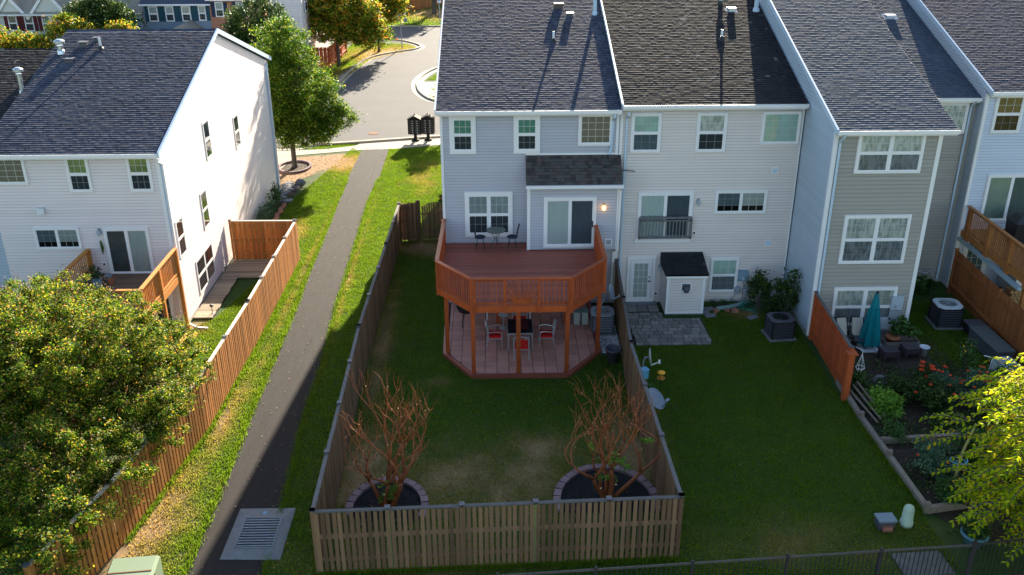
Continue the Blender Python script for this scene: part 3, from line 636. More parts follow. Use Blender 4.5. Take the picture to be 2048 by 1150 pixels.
plumbing_pipe(A, 2.41, 4.69, roofz(-.32, 7.86, 4.69)); roof_box_vent(A, 3.23, 6.92, roofz(-.32, 7.86, 6.92), s=(.24, .24, .12)); roof_box_vent(A, 2.8, 7.7, roofz(-.32, 7.86, 7.7), mat('brown_vent', (.10, .08, .075), .7), s=(.34, .3, .16))
flue(A, 4.28, 7.0, roofz(-.32, 7.86, 7.0), 1.5, TRIM_B, .08)
part('utility_cabinet', MB().box(3.7, 3.95, -.2, -.03, .9, 1.5), GREY, A)
window(A, MF, .1, 1.9, .15, 2.2, 'door', (BL_D, BL_D), trim=.1, muntin=False, name='patio_door')
window(A, MF, -1.6, -.9, .1, 2.15, 'fixed', (BL_T,), (3, 5), trim=.1, name='back_door')

# --- house B: warm white
B = thing('townhouse', 'warm white middle townhouse with the small grey balcony rail', 'house', (4.62, 0, 0))
roofB, zrB = gable_roof(B, 4.66, 11.36, -.32, 7.86 + .16, 8.9, SH_B, seed=12, rakes='l', rake=TRIM_B)
body(B, 4.62, 11.38, .02, 17.6, 7.9, 8.9, zrB - .16, SID_B)
part('wall_panel', MB().box(4.62, 11.38, 0, .02, 0, 7.88), SID_B, B)
lap_siding(MF, lambda z: [(4.68, 11.3)], .12, 7.8, .115, SID_B, B)
cornertrim(B, 4.66, -.005, 0, 7.82); cornertrim(B, 11.34, -.005, 0, 7.82, w=.06)
window(B, MF, 5.02, 6.12, 6.17, 7.66, 'hung', (BL_AQ, BL_SLATE)); window(B, MF, 7.44, 8.54, 6.17, 7.66, 'hung', (BL_LACE, BL_D))
window(B, MF, 9.84, 11.26, 6.45, 7.68, 'fixed', (BL_AQ,), (4, 4), trim=.08, blindstyle=('f',))
window(B, MF, 8.36, 10.33, 3.74, 4.66, 'hslide', (BL_SLATE, BL_T), (3, 3), trim=.08, blindstyle=('s', 's'), open_bottom=.3)
window(B, MF, 5.42, 7.52, 2.72, 4.62, 'door', (BL_LT, BL_GR), trim=.11, muntin=False, name='sliding_door')
part('ledger_board', MB().box(5.36, 7.52, -.09, 0, 2.58, 2.72), WHITE, B)
jb = part('balcony_rail', MB().box(5.50, 7.50, -.26, -.16, 3.62, 3.68).box(5.50, 7.50, -.24, -.18, 2.80, 2.88).box(5.50, 7.50, -.24, -.18, 3.5, 3.56).box(5.48, 5.55, -.24, -.02, 2.78, 3.62).box(7.45, 7.52, -.24, -.02, 2.78, 3.62), mat('grey_balcony_wood', (.17, .17, .17), .8, nz=.3, scale=9), B)
bal = MB().box(-.018, .018, -.018, .018, 0, .70).mesh('baluster', MATS['grey_balcony_wood'])
for i in range(15): inst('baluster', bal, jb, (5.62 + i * .129, -.265, 2.84))
bd = part('back_door', MB().box(5.14, 6.24, -.07, 0, .02, .08).ring(5.14, 6.24, .08, 1.98, .11, -.07, 0), WHITE, B)
part('door_leaf', MB().ring(5.27, 6.11, .10, 1.85, .15, -.05, -.01), WHITE, bd)
part('pane', MB().add([(5.42, -.035, .25), (5.96, -.035, .25), (5.96, -.035, 1.7), (5.42, -.035, 1.7)], [(0, 1, 2, 3)]), GLASS, bd)
part('curtain', curtain(MF, 5.42, 5.96, .25, 1.7, -.02), BL_T, bd)
mg = MB()
for i in (1, 2): mg.box(5.42 + i * .18 - .009, 5.42 + i * .18 + .009, -.045, -.036, .25, 1.7)
for i in range(1, 5): mg.box(5.42, 5.96, -.044, -.037, .25 + i * .29 - .009, .25 + i * .29 + .009)
part('muntin_grid', mg, WHITE, bd)
part('door_handle', MB().lathe((6.03, -.08, .95), [(.03, -.03), (.04, 0), (.03, .03)], 8).lathe((6.03, -.07, 1.12), [(.025, -.02), (.03, 0), (.02, .02)], 8), BLACK, bd)
part('door_step', MB().box(5.1, 6.35, -.35, -.001, 0, .06), CONG, B)
window(B, MF, 8.42, 9.52, .44, 1.90, 'hung', (BL_AQ, BL_T), trim=.08)
for x, z in ((10.52, 5.42), (10.58, 2.50)): ventbox(B, MF, x, z, .17, TRIM_B)
ventbox(B, MF, 7.66, 2.96, .09, BLACK); lantern(B, MF, 7.72, 4.26); lantern(B, MF, 6.42, 1.55); ventbox(B, MF, 6.32, .40, .10, BLACK)
METB = mat('meter_blue_grey', (.20, .31, .40), .4); meterbox(B, MF, 9.72, 1.15, .38, .42, METB, True); meterbox(B, MF, 10.15, .96, .36, .28, BEIGE)
mb = MB().lathe((9.55, -.14, .55), [(.05, -.16), (.13, -.1), (.13, .1), (.05, .16)], 10).lathe((9.88, -.14, .5), [(.05, -.16), (.13, -.1), (.13, .1), (.05, .16)], 10)
for p in ([(9.78, -.1, .95), (9.78, -.12, .1)], [(9.86, -.1, .95), (9.9, -.2, .4), (9.8, -.25, .05)], [(9.5, -.15, .4), (9.3, -.2, .12)], [(10.1, -.1, .8), (10.15, -.12, .6)]): mb.tube(p, .02, 5)
part('gas_meter', mb, GREY, B)
downspout(B, [(4.86, -.42, 7.78), (4.86, -.42, 7.66), (4.84, -.09, 7.5), (4.84, -.09, .1)], TRIM_B)
part('loose_cable', MB().tube([(4.62, -.09, 5.3), (4.66, -.2, 5.52), (4.85, -.28, 5.56), (5.2, -.3, 5.52)], .018, 5), BLACK, B)
mlt = roofz(-.32, 8.02, 4.41)
plumbing_pipe(B, 9.14, 4.41, mlt, .42); roof_box_vent(B, 10.05, 6.95, roofz(-.32, 8.02, 6.95), METAL, (.24, .24, .12))
part('roof_turbine', MB().lathe((9.7, 7.5, roofz(-.32, 8.02, 7.5)), [(.10, -.05), (.10, .14), (.17, .18), (.17, .26), (.05, .32)], 14), METAL, B, smooth=True)
flue(B, 11.1, 6.9, roofz(-.32, 8.02, 6.9), 1.4, TRIM_B, .10)
# utility closet
part('closet_wall', MB().box(6.50, 7.98, -1.22, -.001, .1, 1.78), SID_B, B)
part('closet_base', MB().box(6.52, 7.96, -1.20, -.002, 0, .1), CONG, B)
lap_siding(wallM(0, -1.22, '-y'), lambda z: [(6.58, 7.9)], .14, 1.66, .115, SID_B, B, 'closet_siding')
lap_siding(wallM(6.50, 0, '-x'), lambda z: [(.02, 1.2)], .14, 1.7, .115, SID_B, B, 'closet_side_siding')
cornertrim(B, 6.55, -1.22, .08, 1.72); cornertrim(B, 7.93, -1.22, .08, 1.72); part('closet_fascia', MB().box(6.44, 8.04, -1.36, -1.33, 1.62, 1.76), WHITE, B)
part('closet_sill', MB().box(6.5, 7.98, -1.25, -1.221, .08, .15), WHITE, B)
ca = math.atan2(.40, 1.34); cr_ = part('closet_roof', MB().add([(6.42, -1.36, 1.76), (8.06, -1.36, 1.76), (8.06, -.03, 2.16), (6.42, -.03, 2.16), (6.42, -1.36, 1.70), (8.06, -1.36, 1.70), (8.06, -.03, 1.70), (6.42, -.03, 1.70)], [(0, 1, 2, 3), (4, 7, 6, 5), (0, 4, 5, 1), (1, 5, 6, 2), (4, 0, 3, 7)]), SH_B[0], B)
shingle_roof(cr_, Matrix(((1, 0, 0, 6.42), (0, math.cos(ca), -math.sin(ca), -1.37), (0, math.sin(ca), math.cos(ca), 1.765), (0, 0, 0, 1))), 1.64, 1.38, SH_B, singles=300, seed=8)
MCL = wallM(0, -1.22, '-y'); vb = part('wall_vent', MB(MCL).ring(7.05, 7.45, 1.02, 1.38, .04, -.04, 0), WHITE, B)
part('louvre', MB(MCL).box(7.09, 7.41, -.035, -.021, 1.06, 1.34).lathe((7.26, -.10, 1.14), [(.09, -.12), (.12, 0), (.07, .12)], 10), GREYD, vb)

# --- house C: taupe with projecting bay
Cc = thing('townhouse', 'taupe townhouse projecting forward, with curtained four-part windows', 'house', (11.42, -3.2, 0))
roofC, zrC = gable_roof(Cc, 11.40, 15.42, -3.5, 7.86, 9.0, SH_C, seed=13, rakes='l', rake=TRIM_B, name='front_roof')
MC = wallM(0, -3.21, '-y')
body(Cc, 11.44, 15.03, -3.19, 20., 7.75, 9.0, zrC - .16, SID_CS)
part('wall_panel', MB().box(11.44, 15.03, -3.21, -3.19, 0, 7.74), SID_CS, Cc)
boards_siding(MC, 11.50, 14.97, .25, 7.66, .148, SID_C, Cc)
part('foundation', MB().box(11.43, 15.04, -3.23, -3.195, 0, .25), CONG, Cc)
MCs = wallM(11.44, -3.2, '-x')                                            # side facing -X; local x = -(Y+3.2)
lap_siding(MCs, lambda z: [(-23.2 + max(0, (z - 7.8) / SL), -.02 - max(0, (z - 7.8) / SL))], .2, zrC - .45, .125, SID_E, Cc, 'side_siding')
cornertrim(Cc, 11.47, -3.215, .1, 7.74, w=.14); cornertrim(Cc, 15.0, -3.215, .1, 7.74, w=.14)
for (a, b, c, d) in ((12.22, 14.48, 6.30, 7.50 + .22), (12.16, 14.48, 2.96, 4.78), (12.18, 14.46, .50, 2.02)):
    window(Cc, MC, a, b, c, d, 'double', (BL_LACE, BL_LACE), (2, 2) if c > 5 else (3, 3) if c > 2 else (2, 2), trim=.09, muntin=True)
meterbox(Cc, MC, 14.62 - .12, 1.42, .4, .52, DISH, True); meterbox(Cc, MC, 14.45, .95, .34, .34, GREY); meterbox(Cc, MC, 14.15, .62, .36, .44, DISH)
downspout(Cc, [(11.62, -3.6, 7.72), (11.6, -3.55, 7.6), (11.6, -3.29, 7.4), (11.6, -3.29, .1)], TRIM_B)
wr = part('rear_wall', MB().box(15.03, 18.62, 1.7, 1.9, 0, 7.68), SID_CS, Cc)
lap_siding(wallM(0, 1.7, '-y'), lambda z: [(15.05, 18.5)], .5, 7.6, .125, SID_CS, Cc, 'rear_siding')
rb, zrb = gable_roof(Cc, 15.06, 18.56, 1.40, 7.80, 10.5, SH_C, seed=14, rakes='', name='rear_roof')
window(Cc, wallM(0, 1.7, '-y'), 16.95, 18.28, 6.35, 7.56, 'fixed', (BL_LACE,), (4, 4), trim=.09)
plumbing_pipe(Cc, 16.48, 6.71, roofz(1.4, 7.8, 6.71), .38, BLACK, .045); roof_box_vent(Cc, 17.28, 7.97, roofz(1.4, 7.8, 7.97), PLAST, (.32, .26, .08))
downspout(Cc, [(18.35, 1.32, 7.68), (18.35, 1.62, 7.4), (18.35, 1.62, .15)], TRIM_B)
ventbox(Cc, wallM(0, 1.7, '-y'), 15.9, 3.0, .16); part('hose_reel', MB().tube([(17.3, 1.55, .55), (17.5, 1.4, .6), (17.75, 1.4, .5), (17.95, 1.5, .6), (18.1, 1.45, .35)], .03, 5).tube([(17.7, 1.6, .2), (17.7, 1.4, .55)], .025, 5), DISH, Cc)
# --- house D: lavender
D = thing('townhouse', 'lavender-blue townhouse at the far right with the sage sliding door', 'house', (18.6, 1.1, 0))
MD = wallM(0, 1.1, '-y'); roofD, zrD = gable_roof(D, 18.62, 27., .78, 8.16, 10.5, SH_A, seed=15, rakes='l', rake=TRIM_B, singles=300)
body(D, 18.60, 27, 1.12, 20, 8.05, 10.5, zrD - .16, SID_D); part('wall_panel', MB().box(18.60, 27, 1.1, 1.12, 0, 8.02), SID_D, D)
lap_siding(MD, lambda z: [(18.66, 27)], .15, 7.96, .115, SID_D, D)
lap_siding(wallM(18.60, 1.1, '-x'), lambda z: [(-18.8 + max(0, (z - 8.1) / SL), -.02 - max(0, (z - 8.1) / SL))], .2, zrD - .25, .115, SID_E, D, 'side_siding')
cornertrim(D, 18.64, 1.095, 0, 8.0, w=.12)
window(D, MD, 18.98, 20.08, 6.5, 7.98, 'hung', (BL_GOLD, BL_GOLD), trim=.09); window(D, MD, 19.28, 21.3, 2.9, 4.85, 'door', (BL_SAGE, BL_SAGE), trim=.1, muntin=False, name='sliding_door')
window(D, MD, 18.92, 19.98, .15, 2.2, 'fixed', (BL_D,), (3, 5), trim=.16, name='back_door', blindstyle=('f',)); ventbox(D, MD, 20.25, 1.6, .1, GREYD)
part('closet_wall', MB().box(20.6, 22.4, -.2, 1.099, 0, 2.2), SID_D, D); lap_siding(wallM(0, -.2, '-y'), lambda z: [(20.62, 22.4)], .1, 2.15, .115, SID_L, D, 'closet_siding'); cornertrim(D, 20.64, -.205, 0, 2.2)
# --- house L: white house on the left
Lh = thing('townhouse', 'white end townhouse left of the path, its side wall in full sun', 'house', (-11.76, -1.79, 0))
roofL, zrL = gable_roof(Lh, -17.9, -11.66, -2.09, 6.88, 6.85, SH_A, seed=16, rakes='r', rake=TRIM_B)
ML = wallM(0, -1.79, '-y'); MLs = wallM(-11.76, -1.79, '+x')
body(Lh, -17.86, -11.78, -1.77, 15.45, 6.8, 6.85, zrL - .14, SID_L); part('wall_panel', MB().box(-17.86, -11.78, -1.79, -1.77, 0, 6.78), SID_L, Lh)
lap_siding(ML, lambda z: [(-17.8, -11.82)], .15, 6.7, .115, SID_L, Lh)
lap_siding(MLs, lambda z: [(.02 + max(0, (z - 6.8) / SL), 17.2 - max(0, (z - 6.8) / SL))], .15, zrL - .2, .115, SID_L, Lh, 'side_siding')
cornertrim(Lh, -11.82, -1.795, 0, 6.8, w=.12); part('corner_trim', MB().box(-11.78, -11.73, 14.72, 14.86, 0, 6.75), TRIM_B, Lh); part('corner_trim', MB().box(-11.775, -11.735, -1.80, -1.66, 0, 6.8), TRIM_B, Lh)
window(Lh, ML, -18.0 + .2, -16.42, 5.72, 6.74, 'fixed', (BL_TAN,), (4, 4), trim=.08)
window(Lh, ML, -15.02, -14.22, 5.42, 6.74, 'hung', (BL_Y, BL_D), trim=.08); window(Lh, ML, -12.90, -12.08, 5.42, 6.74, 'hung', (BL_Y, BL_D), trim=.08)
window(Lh, ML, -16.64, -15.02, 3.26, 4.10, 'hslide', (BL_SLATE, BL_T), (3, 3), trim=.07, blindstyle=('s', 's'), open_bottom=.35)
window(Lh, ML, -14.16, -12.54, 2.24, 4.06, 'door', (BL_D, BL_LT), trim=.09, muntin=False, name='sliding_door', screen=False)
window(Lh, ML, -12.85, -12.1, .2, 2.0, 'fixed', (BL_D,), (3, 5), trim=.1, name='back_door')
for (a, b, c, d, st_) in ((.50, 1.28, 2.6, 4.05, 'hung'), (3.65, 4.45, 2.55, 4.08, 'hung'), (5.2, 6.0, 5.0, 6.55, 'hung'), (9.6, 10.4, 4.2, 5.7, 'hung'), (2.0, 4.2, .15 + .3, 1.85, 'double')):
    window(Lh, MLs @ Matrix.Diagonal((1, .5, 1, 1)), a, b, c, d, st_, (BL_SG, BL_T), (3, 2), trim=.06, screen=False, sill=False)  # whitish lower curtains paint in the glare on the insect screens
lantern(Lh, ML, -14.3, 3.95); meterbox(Lh, ML, -16.2, 4.75, .22, .2, PLAST); ventbox(Lh, ML, -14.35, 2.75 - .1, .09, BLACK)
part('hanging_vine', MB().tube([(-14.3, -1.9, 3.6), (-14.25, -1.95, 3.35), (-14.28, -1.92, 3.1)], [.03, .06, .02], 6), LF_GRN, Lh)
downspout(Lh, [(-11.72, -2.2, 6.74), (-11.70, -2.15, 6.6), (-11.70, -1.73, 6.4), (-11.70, -1.73, .15), (-11.3, -1.9, .05), (-10.9, -1.95, .04)], WHITE)
downspout(Lh, [(-11.70, 15.1, 6.74), (-11.68, 15.0, 6.5), (-11.69, 14.75, 6.3), (-11.69, 14.75, .1)], TRIM_B)
for x, y, h in ((-16.79, 5.45, .12), (-15.91, 5.23, 0)): pass
plumbing_pipe(Lh, -15.95, 5.2, roofz(-2.09, 6.88, 5.2), .46); roof_box_vent(Lh, -16.75, 5.5, roofz(-2.09, 6.88, 5.5), s=(.28, .26, .16)); roof_box_vent(Lh, -16.85, 4.2, roofz(-2.09, 6.88, 4.2), s=(.28, .26, .14)); roof_box_vent(Lh, -16.35, 5.95, roofz(-2.09, 6.88, 5.95), s=(.2, .2, .12))
flue(Lh, -17.45, 4.9, roofz(-2.09, 6.88, 4.9), .30, METAL, .10)
L2 = thing('townhouse', 'next house at the far left edge with the lower dark roof', 'house', (-18.0, -1.0, 0))
gable_roof(L2, -25, -17.93, -1.2, 6.58, 6.45, SH_B, seed=17, rakes='', singles=120)
body(L2, -25, -17.92, -.9, 13.8, 6.4, 6.45, 8.75, SID_D); lap_siding(wallM(0, -.9, '-y'), lambda z: [(-25, -17.95)], .2, 6.3, .115, SID_E, L2); cornertrim(L2, -18.0, -.95, 0, 6.3)
flue(L2, -18.35, 2.95, roofz(-1.2, 6.58, 2.95), .75, METAL, .09)

# ================================================================ fences
def picket_mesh(w, h, m, n=3, t=.018):
    out = []
    for i in range(n):
        hh = h + random.uniform(-.01, .01); mb = MB().add([(-w / 2, -t / 2, 0), (w / 2, -t / 2, 0), (w / 2, t / 2, 0), (-w / 2, t / 2, 0), (-w / 2, -t / 2, hh), (w / 2, -t / 2, hh), (w / 2, t / 2, hh), (-w / 2, t / 2, hh)],
                      [(0, 1, 5, 4), (1, 2, 6, 5), (2, 3, 7, 6), (3, 0, 4, 7), (4, 5, 6, 7)])
        out.append(mb.mesh('picket', m))
    return out
def fence(name, label, pts, h=1.83, pitch=.145, w=.09, m=None, capm=None, postm=None, style='both', bay=2.35, z0=.04, rails=(.35, 1.0, 1.62), capw=.10, group=None, cat='fence', side=1, postcap=True, green=(), posth=.06):
    m = m or FEN; t = thing(name, label, cat, (pts[0][0], pts[0][1], 0), group); pm = picket_mesh(w, h - z0, m); r = random.Random(len(label)); k = 0
    for a, b in zip(pts, pts[1:]):
        A_, B_ = Vector((*a, 0)), Vector((*b, 0)); d = (B_ - A_); L = d.length; d.normalize(); n = Vector((-d.y, d.x, 0)); rz = math.atan2(d.y, d.x)
        for z in rails: part('rail', MB().beam(A_ + Vector((0, 0, z)), B_ + Vector((0, 0, z)), (.074), .085), m, t)
        if capm: part('cap_board', MB().beam(A_ + Vector((0, 0, h + .022)), B_ + Vector((0, 0, h + .022)), capw, .035), capm, t)
        nb = max(1, round(L / bay))
        for i in range(nb + 1):
            p = A_ + d * (L * i / nb)
            part('post', MB().cbox((p.x, p.y, (h + posth) / 2), (.10, .10, h + posth), rz), postm or (FENG if (k in green) else m), t); k += 1
            if postcap: part('post_cap', MB().cbox((p.x, p.y, h + posth + .015), (.14, .14, .03), rz), GREYD if capm is FENC or capm is CAPW else m, t)
        x = .08; off = 0
        while x < L - .05:
            p = A_ + d * x; s = side if style != 'both' else (1 if off % 2 == 0 else -1)
            inst('picket', r.choice(pm), t, p + n * (.047 * s) + Vector((0, 0, z0)), rot=(r.uniform(-.004, .004), r.uniform(-.008, .008), rz + (math.pi if r.random() < .5 else 0)))
            x += pitch / (2 if style == 'both' else 1); off += 1
    return t
fence('yard_fence', 'weathered shadow-box fence closing the near end of the deck yard', [(-4.45, -15.42), (4.45, -15.05)], bay=1.85, capm=FENC, green=(1, 3), style='one', side=-1, pitch=.14, w=.092, rails=(.42, 1.1))
fence('yard_fence', 'long weathered fence between the asphalt path and the deck yard', [(-4.45, -15.42), (-4.62, -5.6), (-4.5, 1.9), (-4.42, 6.9)], pitch=.17, w=.12, capm=FENC)
fence('yard_fence', 'weathered fence dividing the deck yard from the middle lawn', [(4.45, -15.05), (4.32, -7.0), (4.52, -3.6), (4.70, -.1)], pitch=.17, w=.12, capm=FENC)
fence('gate_side_fence', 'short fence panel left of the arched wooden gate', [(-4.42, 6.95), (-3.62, 7.15)], pitch=.17, w=.12, bay=2)
g = thing('garden_gate', 'arched weathered wooden gate beside the grey-blue house', 'gate', (-3.5, 7.18, 0))
for i in range(12):
    x = -3.42 + i * .105; h = 1.62 + .22 * math.sin(math.pi * (i + .5) / 12)
    part('picket', MB().box(x, x + .085, 7.15, 7.17, .08, h), FEN, g)
for z in (.4, 1.25): part('rail', MB().box(-3.45, -2.15, 7.17, 7.21, z - .05, z + .05), FEN, g)
part('latch', MB().box(-2.35, -2.2, 7.10, 7.145, 1.28, 1.34), BLACK, g)
for x in (-3.54, -2.08): part('post', MB().box(x - .055, x + .055, 7.12, 7.23, 0, 1.9), FEN, g)
fence('yard_fence', 'long orange-stained fence of the white house along the path', [(-8.74, 4.75), (-8.82, -3.5), (-9.0, -9.0), (-9.7, -14.2), (-10.4, -17.2)], pitch=.17, w=.11, m=FENO, capm=CAPW, h=1.83)
fence('return_fence', 'short orange-brown fence across the end of the boardwalk', [(-8.78, 4.8), (-11.6, 4.85)], pitch=.20, w=.14, m=FENO, capm=CAPW, rails=(.35, .95, 1.62))
fence('privacy_fence', 'short red-stained privacy fence at the taupe house corner', [(11.50, -3.35), (11.30, -7.55)], pitch=.165, w=.14, m=FENR, capm=FENC, bay=4.2, style='one', side=1, rails=(.4, 1.5))
fence('yard_fence', 'brown-stained fence in front of the lavender house', [(18.42, .6), (18.25, -3.2), (18.1, -7.2), (18.0, -10)], pitch=.155, w=.14, m=FEND, bay=3.6, style='one', side=1, rails=(.4, 1.5))
fence('street_fence', 'red fence behind the first autumn tree', [(-16.6, 48.2), (-14.2, 48.4), (-13.9, 56)], pitch=.32, w=.3, m=FENR, bay=3, style='one')
fence('far_fence', 'far brown fence above the road, behind the small tree', [(-16, 84), (-10, 84.5), (-5.5, 91), (-2, 96)], pitch=.5, w=.46, m=FEND, bay=6, style='one')
# black iron fence at the bottom
IRON = [(-2.3, -17.15), (11.2, -16.2)]
t = thing('iron_fence', 'low black iron fence along the very bottom of the picture', 'fence', (*IRON[0], 0))
IRM = mat('iron_weathered', (.035, .03, .03), .6, nz=.4, scale=10); TOPR = mat('weathered_top_rail', (.085, .07, .06), .7, nz=.4, scale=6)
a, b = Vector((*IRON[0], 0)), Vector((*IRON[1], 0)); d = (b - a).normalized(); L = (b - a).length
pk = MB().box(-.008, .008, -.008, .008, 0, 1.16).mesh('bar', IRM)
for i in range(int(L / .115)): inst('bar', pk, t, a + d * (.06 + i * .115) + Vector((0, 0, .03)))
for z, m in ((1.20, TOPR), (.12, IRM)): part('rail', MB().beam(a + Vector((0, 0, z)), b + Vector((0, 0, z)), .04, .045), m, t)
for i in range(7): p = a + d * (L * i / 6); part('post', MB().cbox((p.x, p.y, .64), (.06, .06, 1.28)), IRM, t)
t = thing('iron_fence', 'iron fence panel right of the corner post, below the yellow-green tree', 'fence', (11.2, -16.2, 0)); a = Vector((11.2, -16.2, 0)); b = Vector((15.5, -15.6, 0)); d = (b - a).normalized()
for i in range(36): inst('bar', pk, t, a + d * (.06 + i * .115) + Vector((0, 0, .03)))
for z in (1.20, .12): part('rail', MB().beam(a + Vector((0, 0, z)), b + Vector((0, 0, z)), .04, .045), IRM, t)
part('post', MB().cbox((11.25, -16.19, .66), (.07, .07, 1.32)), IRM, t)

# ================================================================ deck of house A
FZ = 2.64
OUT = [(-1.96, -.03), (-2.03, -4.2), (-.83, -5.75), (2.48, -5.75), (3.74, -4.15), (3.74, -.83)]
dk = thing('deck', 'raised red wood deck with sunburst railing behind the grey-blue house', 'deck', (.8, -3, 0))
def xr(y):
    def li(p, q): return p[0] + (q[0] - p[0]) * (y - p[1]) / (q[1] - p[1])
    xl = li(OUT[0], OUT[1]) if y > OUT[1][1] else li(OUT[1], OUT[2]); xh = 3.74 if y > -4.15 else li(OUT[3], OUT[4])
    return xl, xh
y = -.06
while y > -5.74:
    y2 = max(y - .135, -5.75); (a0, b0), (a1, b1) = xr(y), xr(y2 + .001)
    if y > -.86: b0 = b1 = 1.17
    part('deck_board', MB().prism([(a0, y), (a1, y2), (b1, y2), (b0, y)], FZ - .03, FZ), DECKF, dk); y = y2 - .011
part('deck_board', MB().box(1.19, 3.7, -.86, -.82, FZ - .03, FZ), DECKF, dk)
rimz0, rimz1 = 2.40, 2.63
for a, b in zip(OUT[0:5], OUT[1:6]): part('rim_beam', MB().beam((*a, (rimz0 + rimz1) / 2), (*b, (rimz0 + rimz1) / 2), .05, rimz1 - rimz0), DECKR, dk)
for y in (-1.5, -3.0, -4.4):
    xa, xb = xr(y); part('joist', MB().box(xa + .05, xb - .05, y - .03, y + .03, 2.38, 2.60), DECKR, dk)
for (x, y) in ((-1.75, -4.25), (-.80, -5.72), (.72, -5.72), (2.36, -5.72), (3.58, -4.15)): part('post', MB().box(x - .07, x + .07, y - .07, y + .07, .08, 2.40), DECKR, dk)
for (x, y) in ((.05, -1.9), (2.6, -1.9)): part('post', MB().box(x - .07, x + .07, y - .07, y + .07, .08, 2.38), DECKR, dk)
bm_ = MB().box(-.018, .018, -.018, .018, 0, .86).mesh('baluster', DECKR)
RZ = FZ + .98
def railrun(dk, a, b, z, h, m, bmesh_, spacing=.125, capw=.14, posts=True, off=.045):
    A_, B_ = Vector((*a, 0)), Vector((*b, 0)); d = (B_ - A_); L = d.length; d.normalize()
    part('top_rail', MB().beam(A_ + Vector((0, 0, z + h)), B_ + Vector((0, 0, z + h)), capw, .035), m, dk)
    for zz in (z + h - .06, z + .08): part('rail', MB().beam(A_ + Vector((0, 0, zz)), B_ + Vector((0, 0, zz)), .035, .075), m, dk)
    n = int(L / spacing); nrm = Vector((d.y, -d.x, 0))
    for i in range(1, n): inst('baluster', bmesh_, dk, A_ + d * (L * i / n) + nrm * off + Vector((0, 0, z + .05)), rz=math.atan2(d.y, d.x))
railrun(dk, OUT[0], OUT[1], FZ, .98, DECKR, bm_, off=-.03); railrun(dk, OUT[1], OUT[2], FZ, .98, DECKR, bm_, off=-.03)
railrun(dk, OUT[3], OUT[4], FZ, .98, DECKR, bm_, off=-.03); railrun(dk, OUT[4], OUT[5], FZ, .98, DECKR, bm_, off=-.03)
sx0, sx1 = .27, 1.40
for a, b in ((-.83, sx0), (sx1, 2.48)): railrun(dk, (a, -5.75), (b, -5.75), FZ, .98, DECKR, bm_, spacing=.128, off=.03)
part('top_rail', MB().box(sx0, sx1, -5.82, -5.68, RZ - .0165, RZ + .0185), DECKR, dk)
for x, y in OUT[1:5]: part('rail_post', MB().box(x - .05, x + .05, y - .05, y + .05, 2.36, RZ - .02), DECKR, dk)
for x, y in ((-.72, -5.80), (sx0, -5.80), (sx1, -5.80), (2.38, -5.80), (-2.05, -.1), (3.78, -.9)): part('rail_post', MB().box(x - .045, x + .045, y - .045, y + .045, 2.40, RZ - .02), DECKR, dk)
for x in (sx0, sx1, -.72, 2.38): part('post_block', MB().box(x - .06, x + .06, -5.87, -5.847, 2.80, 2.90), DECKR, dk)
cx = (sx0 + sx1) / 2; sb = part('sunburst_panel', MB().box(sx0 + .04, sx1 - .04, -5.775, -5.735, FZ + .03, FZ + .09), DECKR, dk)
mb = MB(); fan = [(cx + .26 * math.cos(t_), FZ + .10 + .16 * math.sin(t_)) for t_ in np.linspace(0, math.pi, 14)]
mb.add([(x, -5.80, z) for x, z in fan] + [(x, -5.74, z) for x, z in fan], [tuple(range(13, -1, -1))] + [(i, i + 1, i + 15, i + 14) for i in range(13)] + [tuple(range(14, 28))]); part('sun_disc', mb, DECKR, sb)
for k in range(1, 18):
    t_ = math.pi * k / 18; ux, uz = math.cos(t_), math.sin(t_); hw = (sx1 - sx0) / 2 - .05; hh = RZ - .05 - (FZ + .10)
    s_ = min(hw / abs(ux) if abs(ux) > 1e-6 else 9, hh / uz); a = (cx + ux * .24, -5.765 + .004 * (k % 2), FZ + .10 + uz * .14); b = (cx + ux * s_, -5.765 + .004 * (k % 2), FZ + .10 + uz * s_)
    part('sun_ray', MB().beam(a, b,   .036, .034, up=(0, 1, 0)), DECKR, sb)
bn = MB(); bn.box(-1.95, 3.7, -.16, -.03, 2.38, 2.60); part('ledger', bn, DECKR, dk)

# --- patio below
pt = struct('patio', MB().prism([(-1.94, -.05), (-1.86, -4.32), (-.84, -5.90), (2.40, -5.90), (3.66, -4.25), (3.66, -.05)], 0, .075), GROUT)
def clip(poly_, nx, ny, c):
    o = []
    for i in range(len(poly_)):
        p, q = poly_[i], poly_[(i + 1) % len(poly_)]; dp, dq = nx * p[0] + ny * p[1] - c, nx * q[0] + ny * q[1] - c
        if dp <= 0: o.append(p)
        if dp * dq < 0: s_ = dp / (dp - dq); o.append((p[0] + (q[0] - p[0]) * s_, p[1] + (q[1] - p[1]) * s_))
    return o
def clip_convex(sq, P):
    n = len(P); area = sum(P[i][0] * P[(i + 1) % n][1] - P[(i + 1) % n][0] * P[i][1] for i in range(n))
    if area < 0: P = P[::-1]
    for i in range(n):
        a, b = P[i], P[(i + 1) % n]; nx, ny = b[1] - a[1], -(b[0] - a[0]); sq = clip(sq, nx, ny, nx * a[0] + ny * a[1])
        if len(sq) < 3: return None
    return sq
PP = [(-1.80, -.1), (-1.74, -4.25), (-.78, -5.80), (2.34, -5.80), (3.54, -4.2), (3.54, -.1)]
tw, td = .415, .40
tm = MB().box(0, tw - .02, 0, td - .02, 0, .022).mesh('tile', TILE)
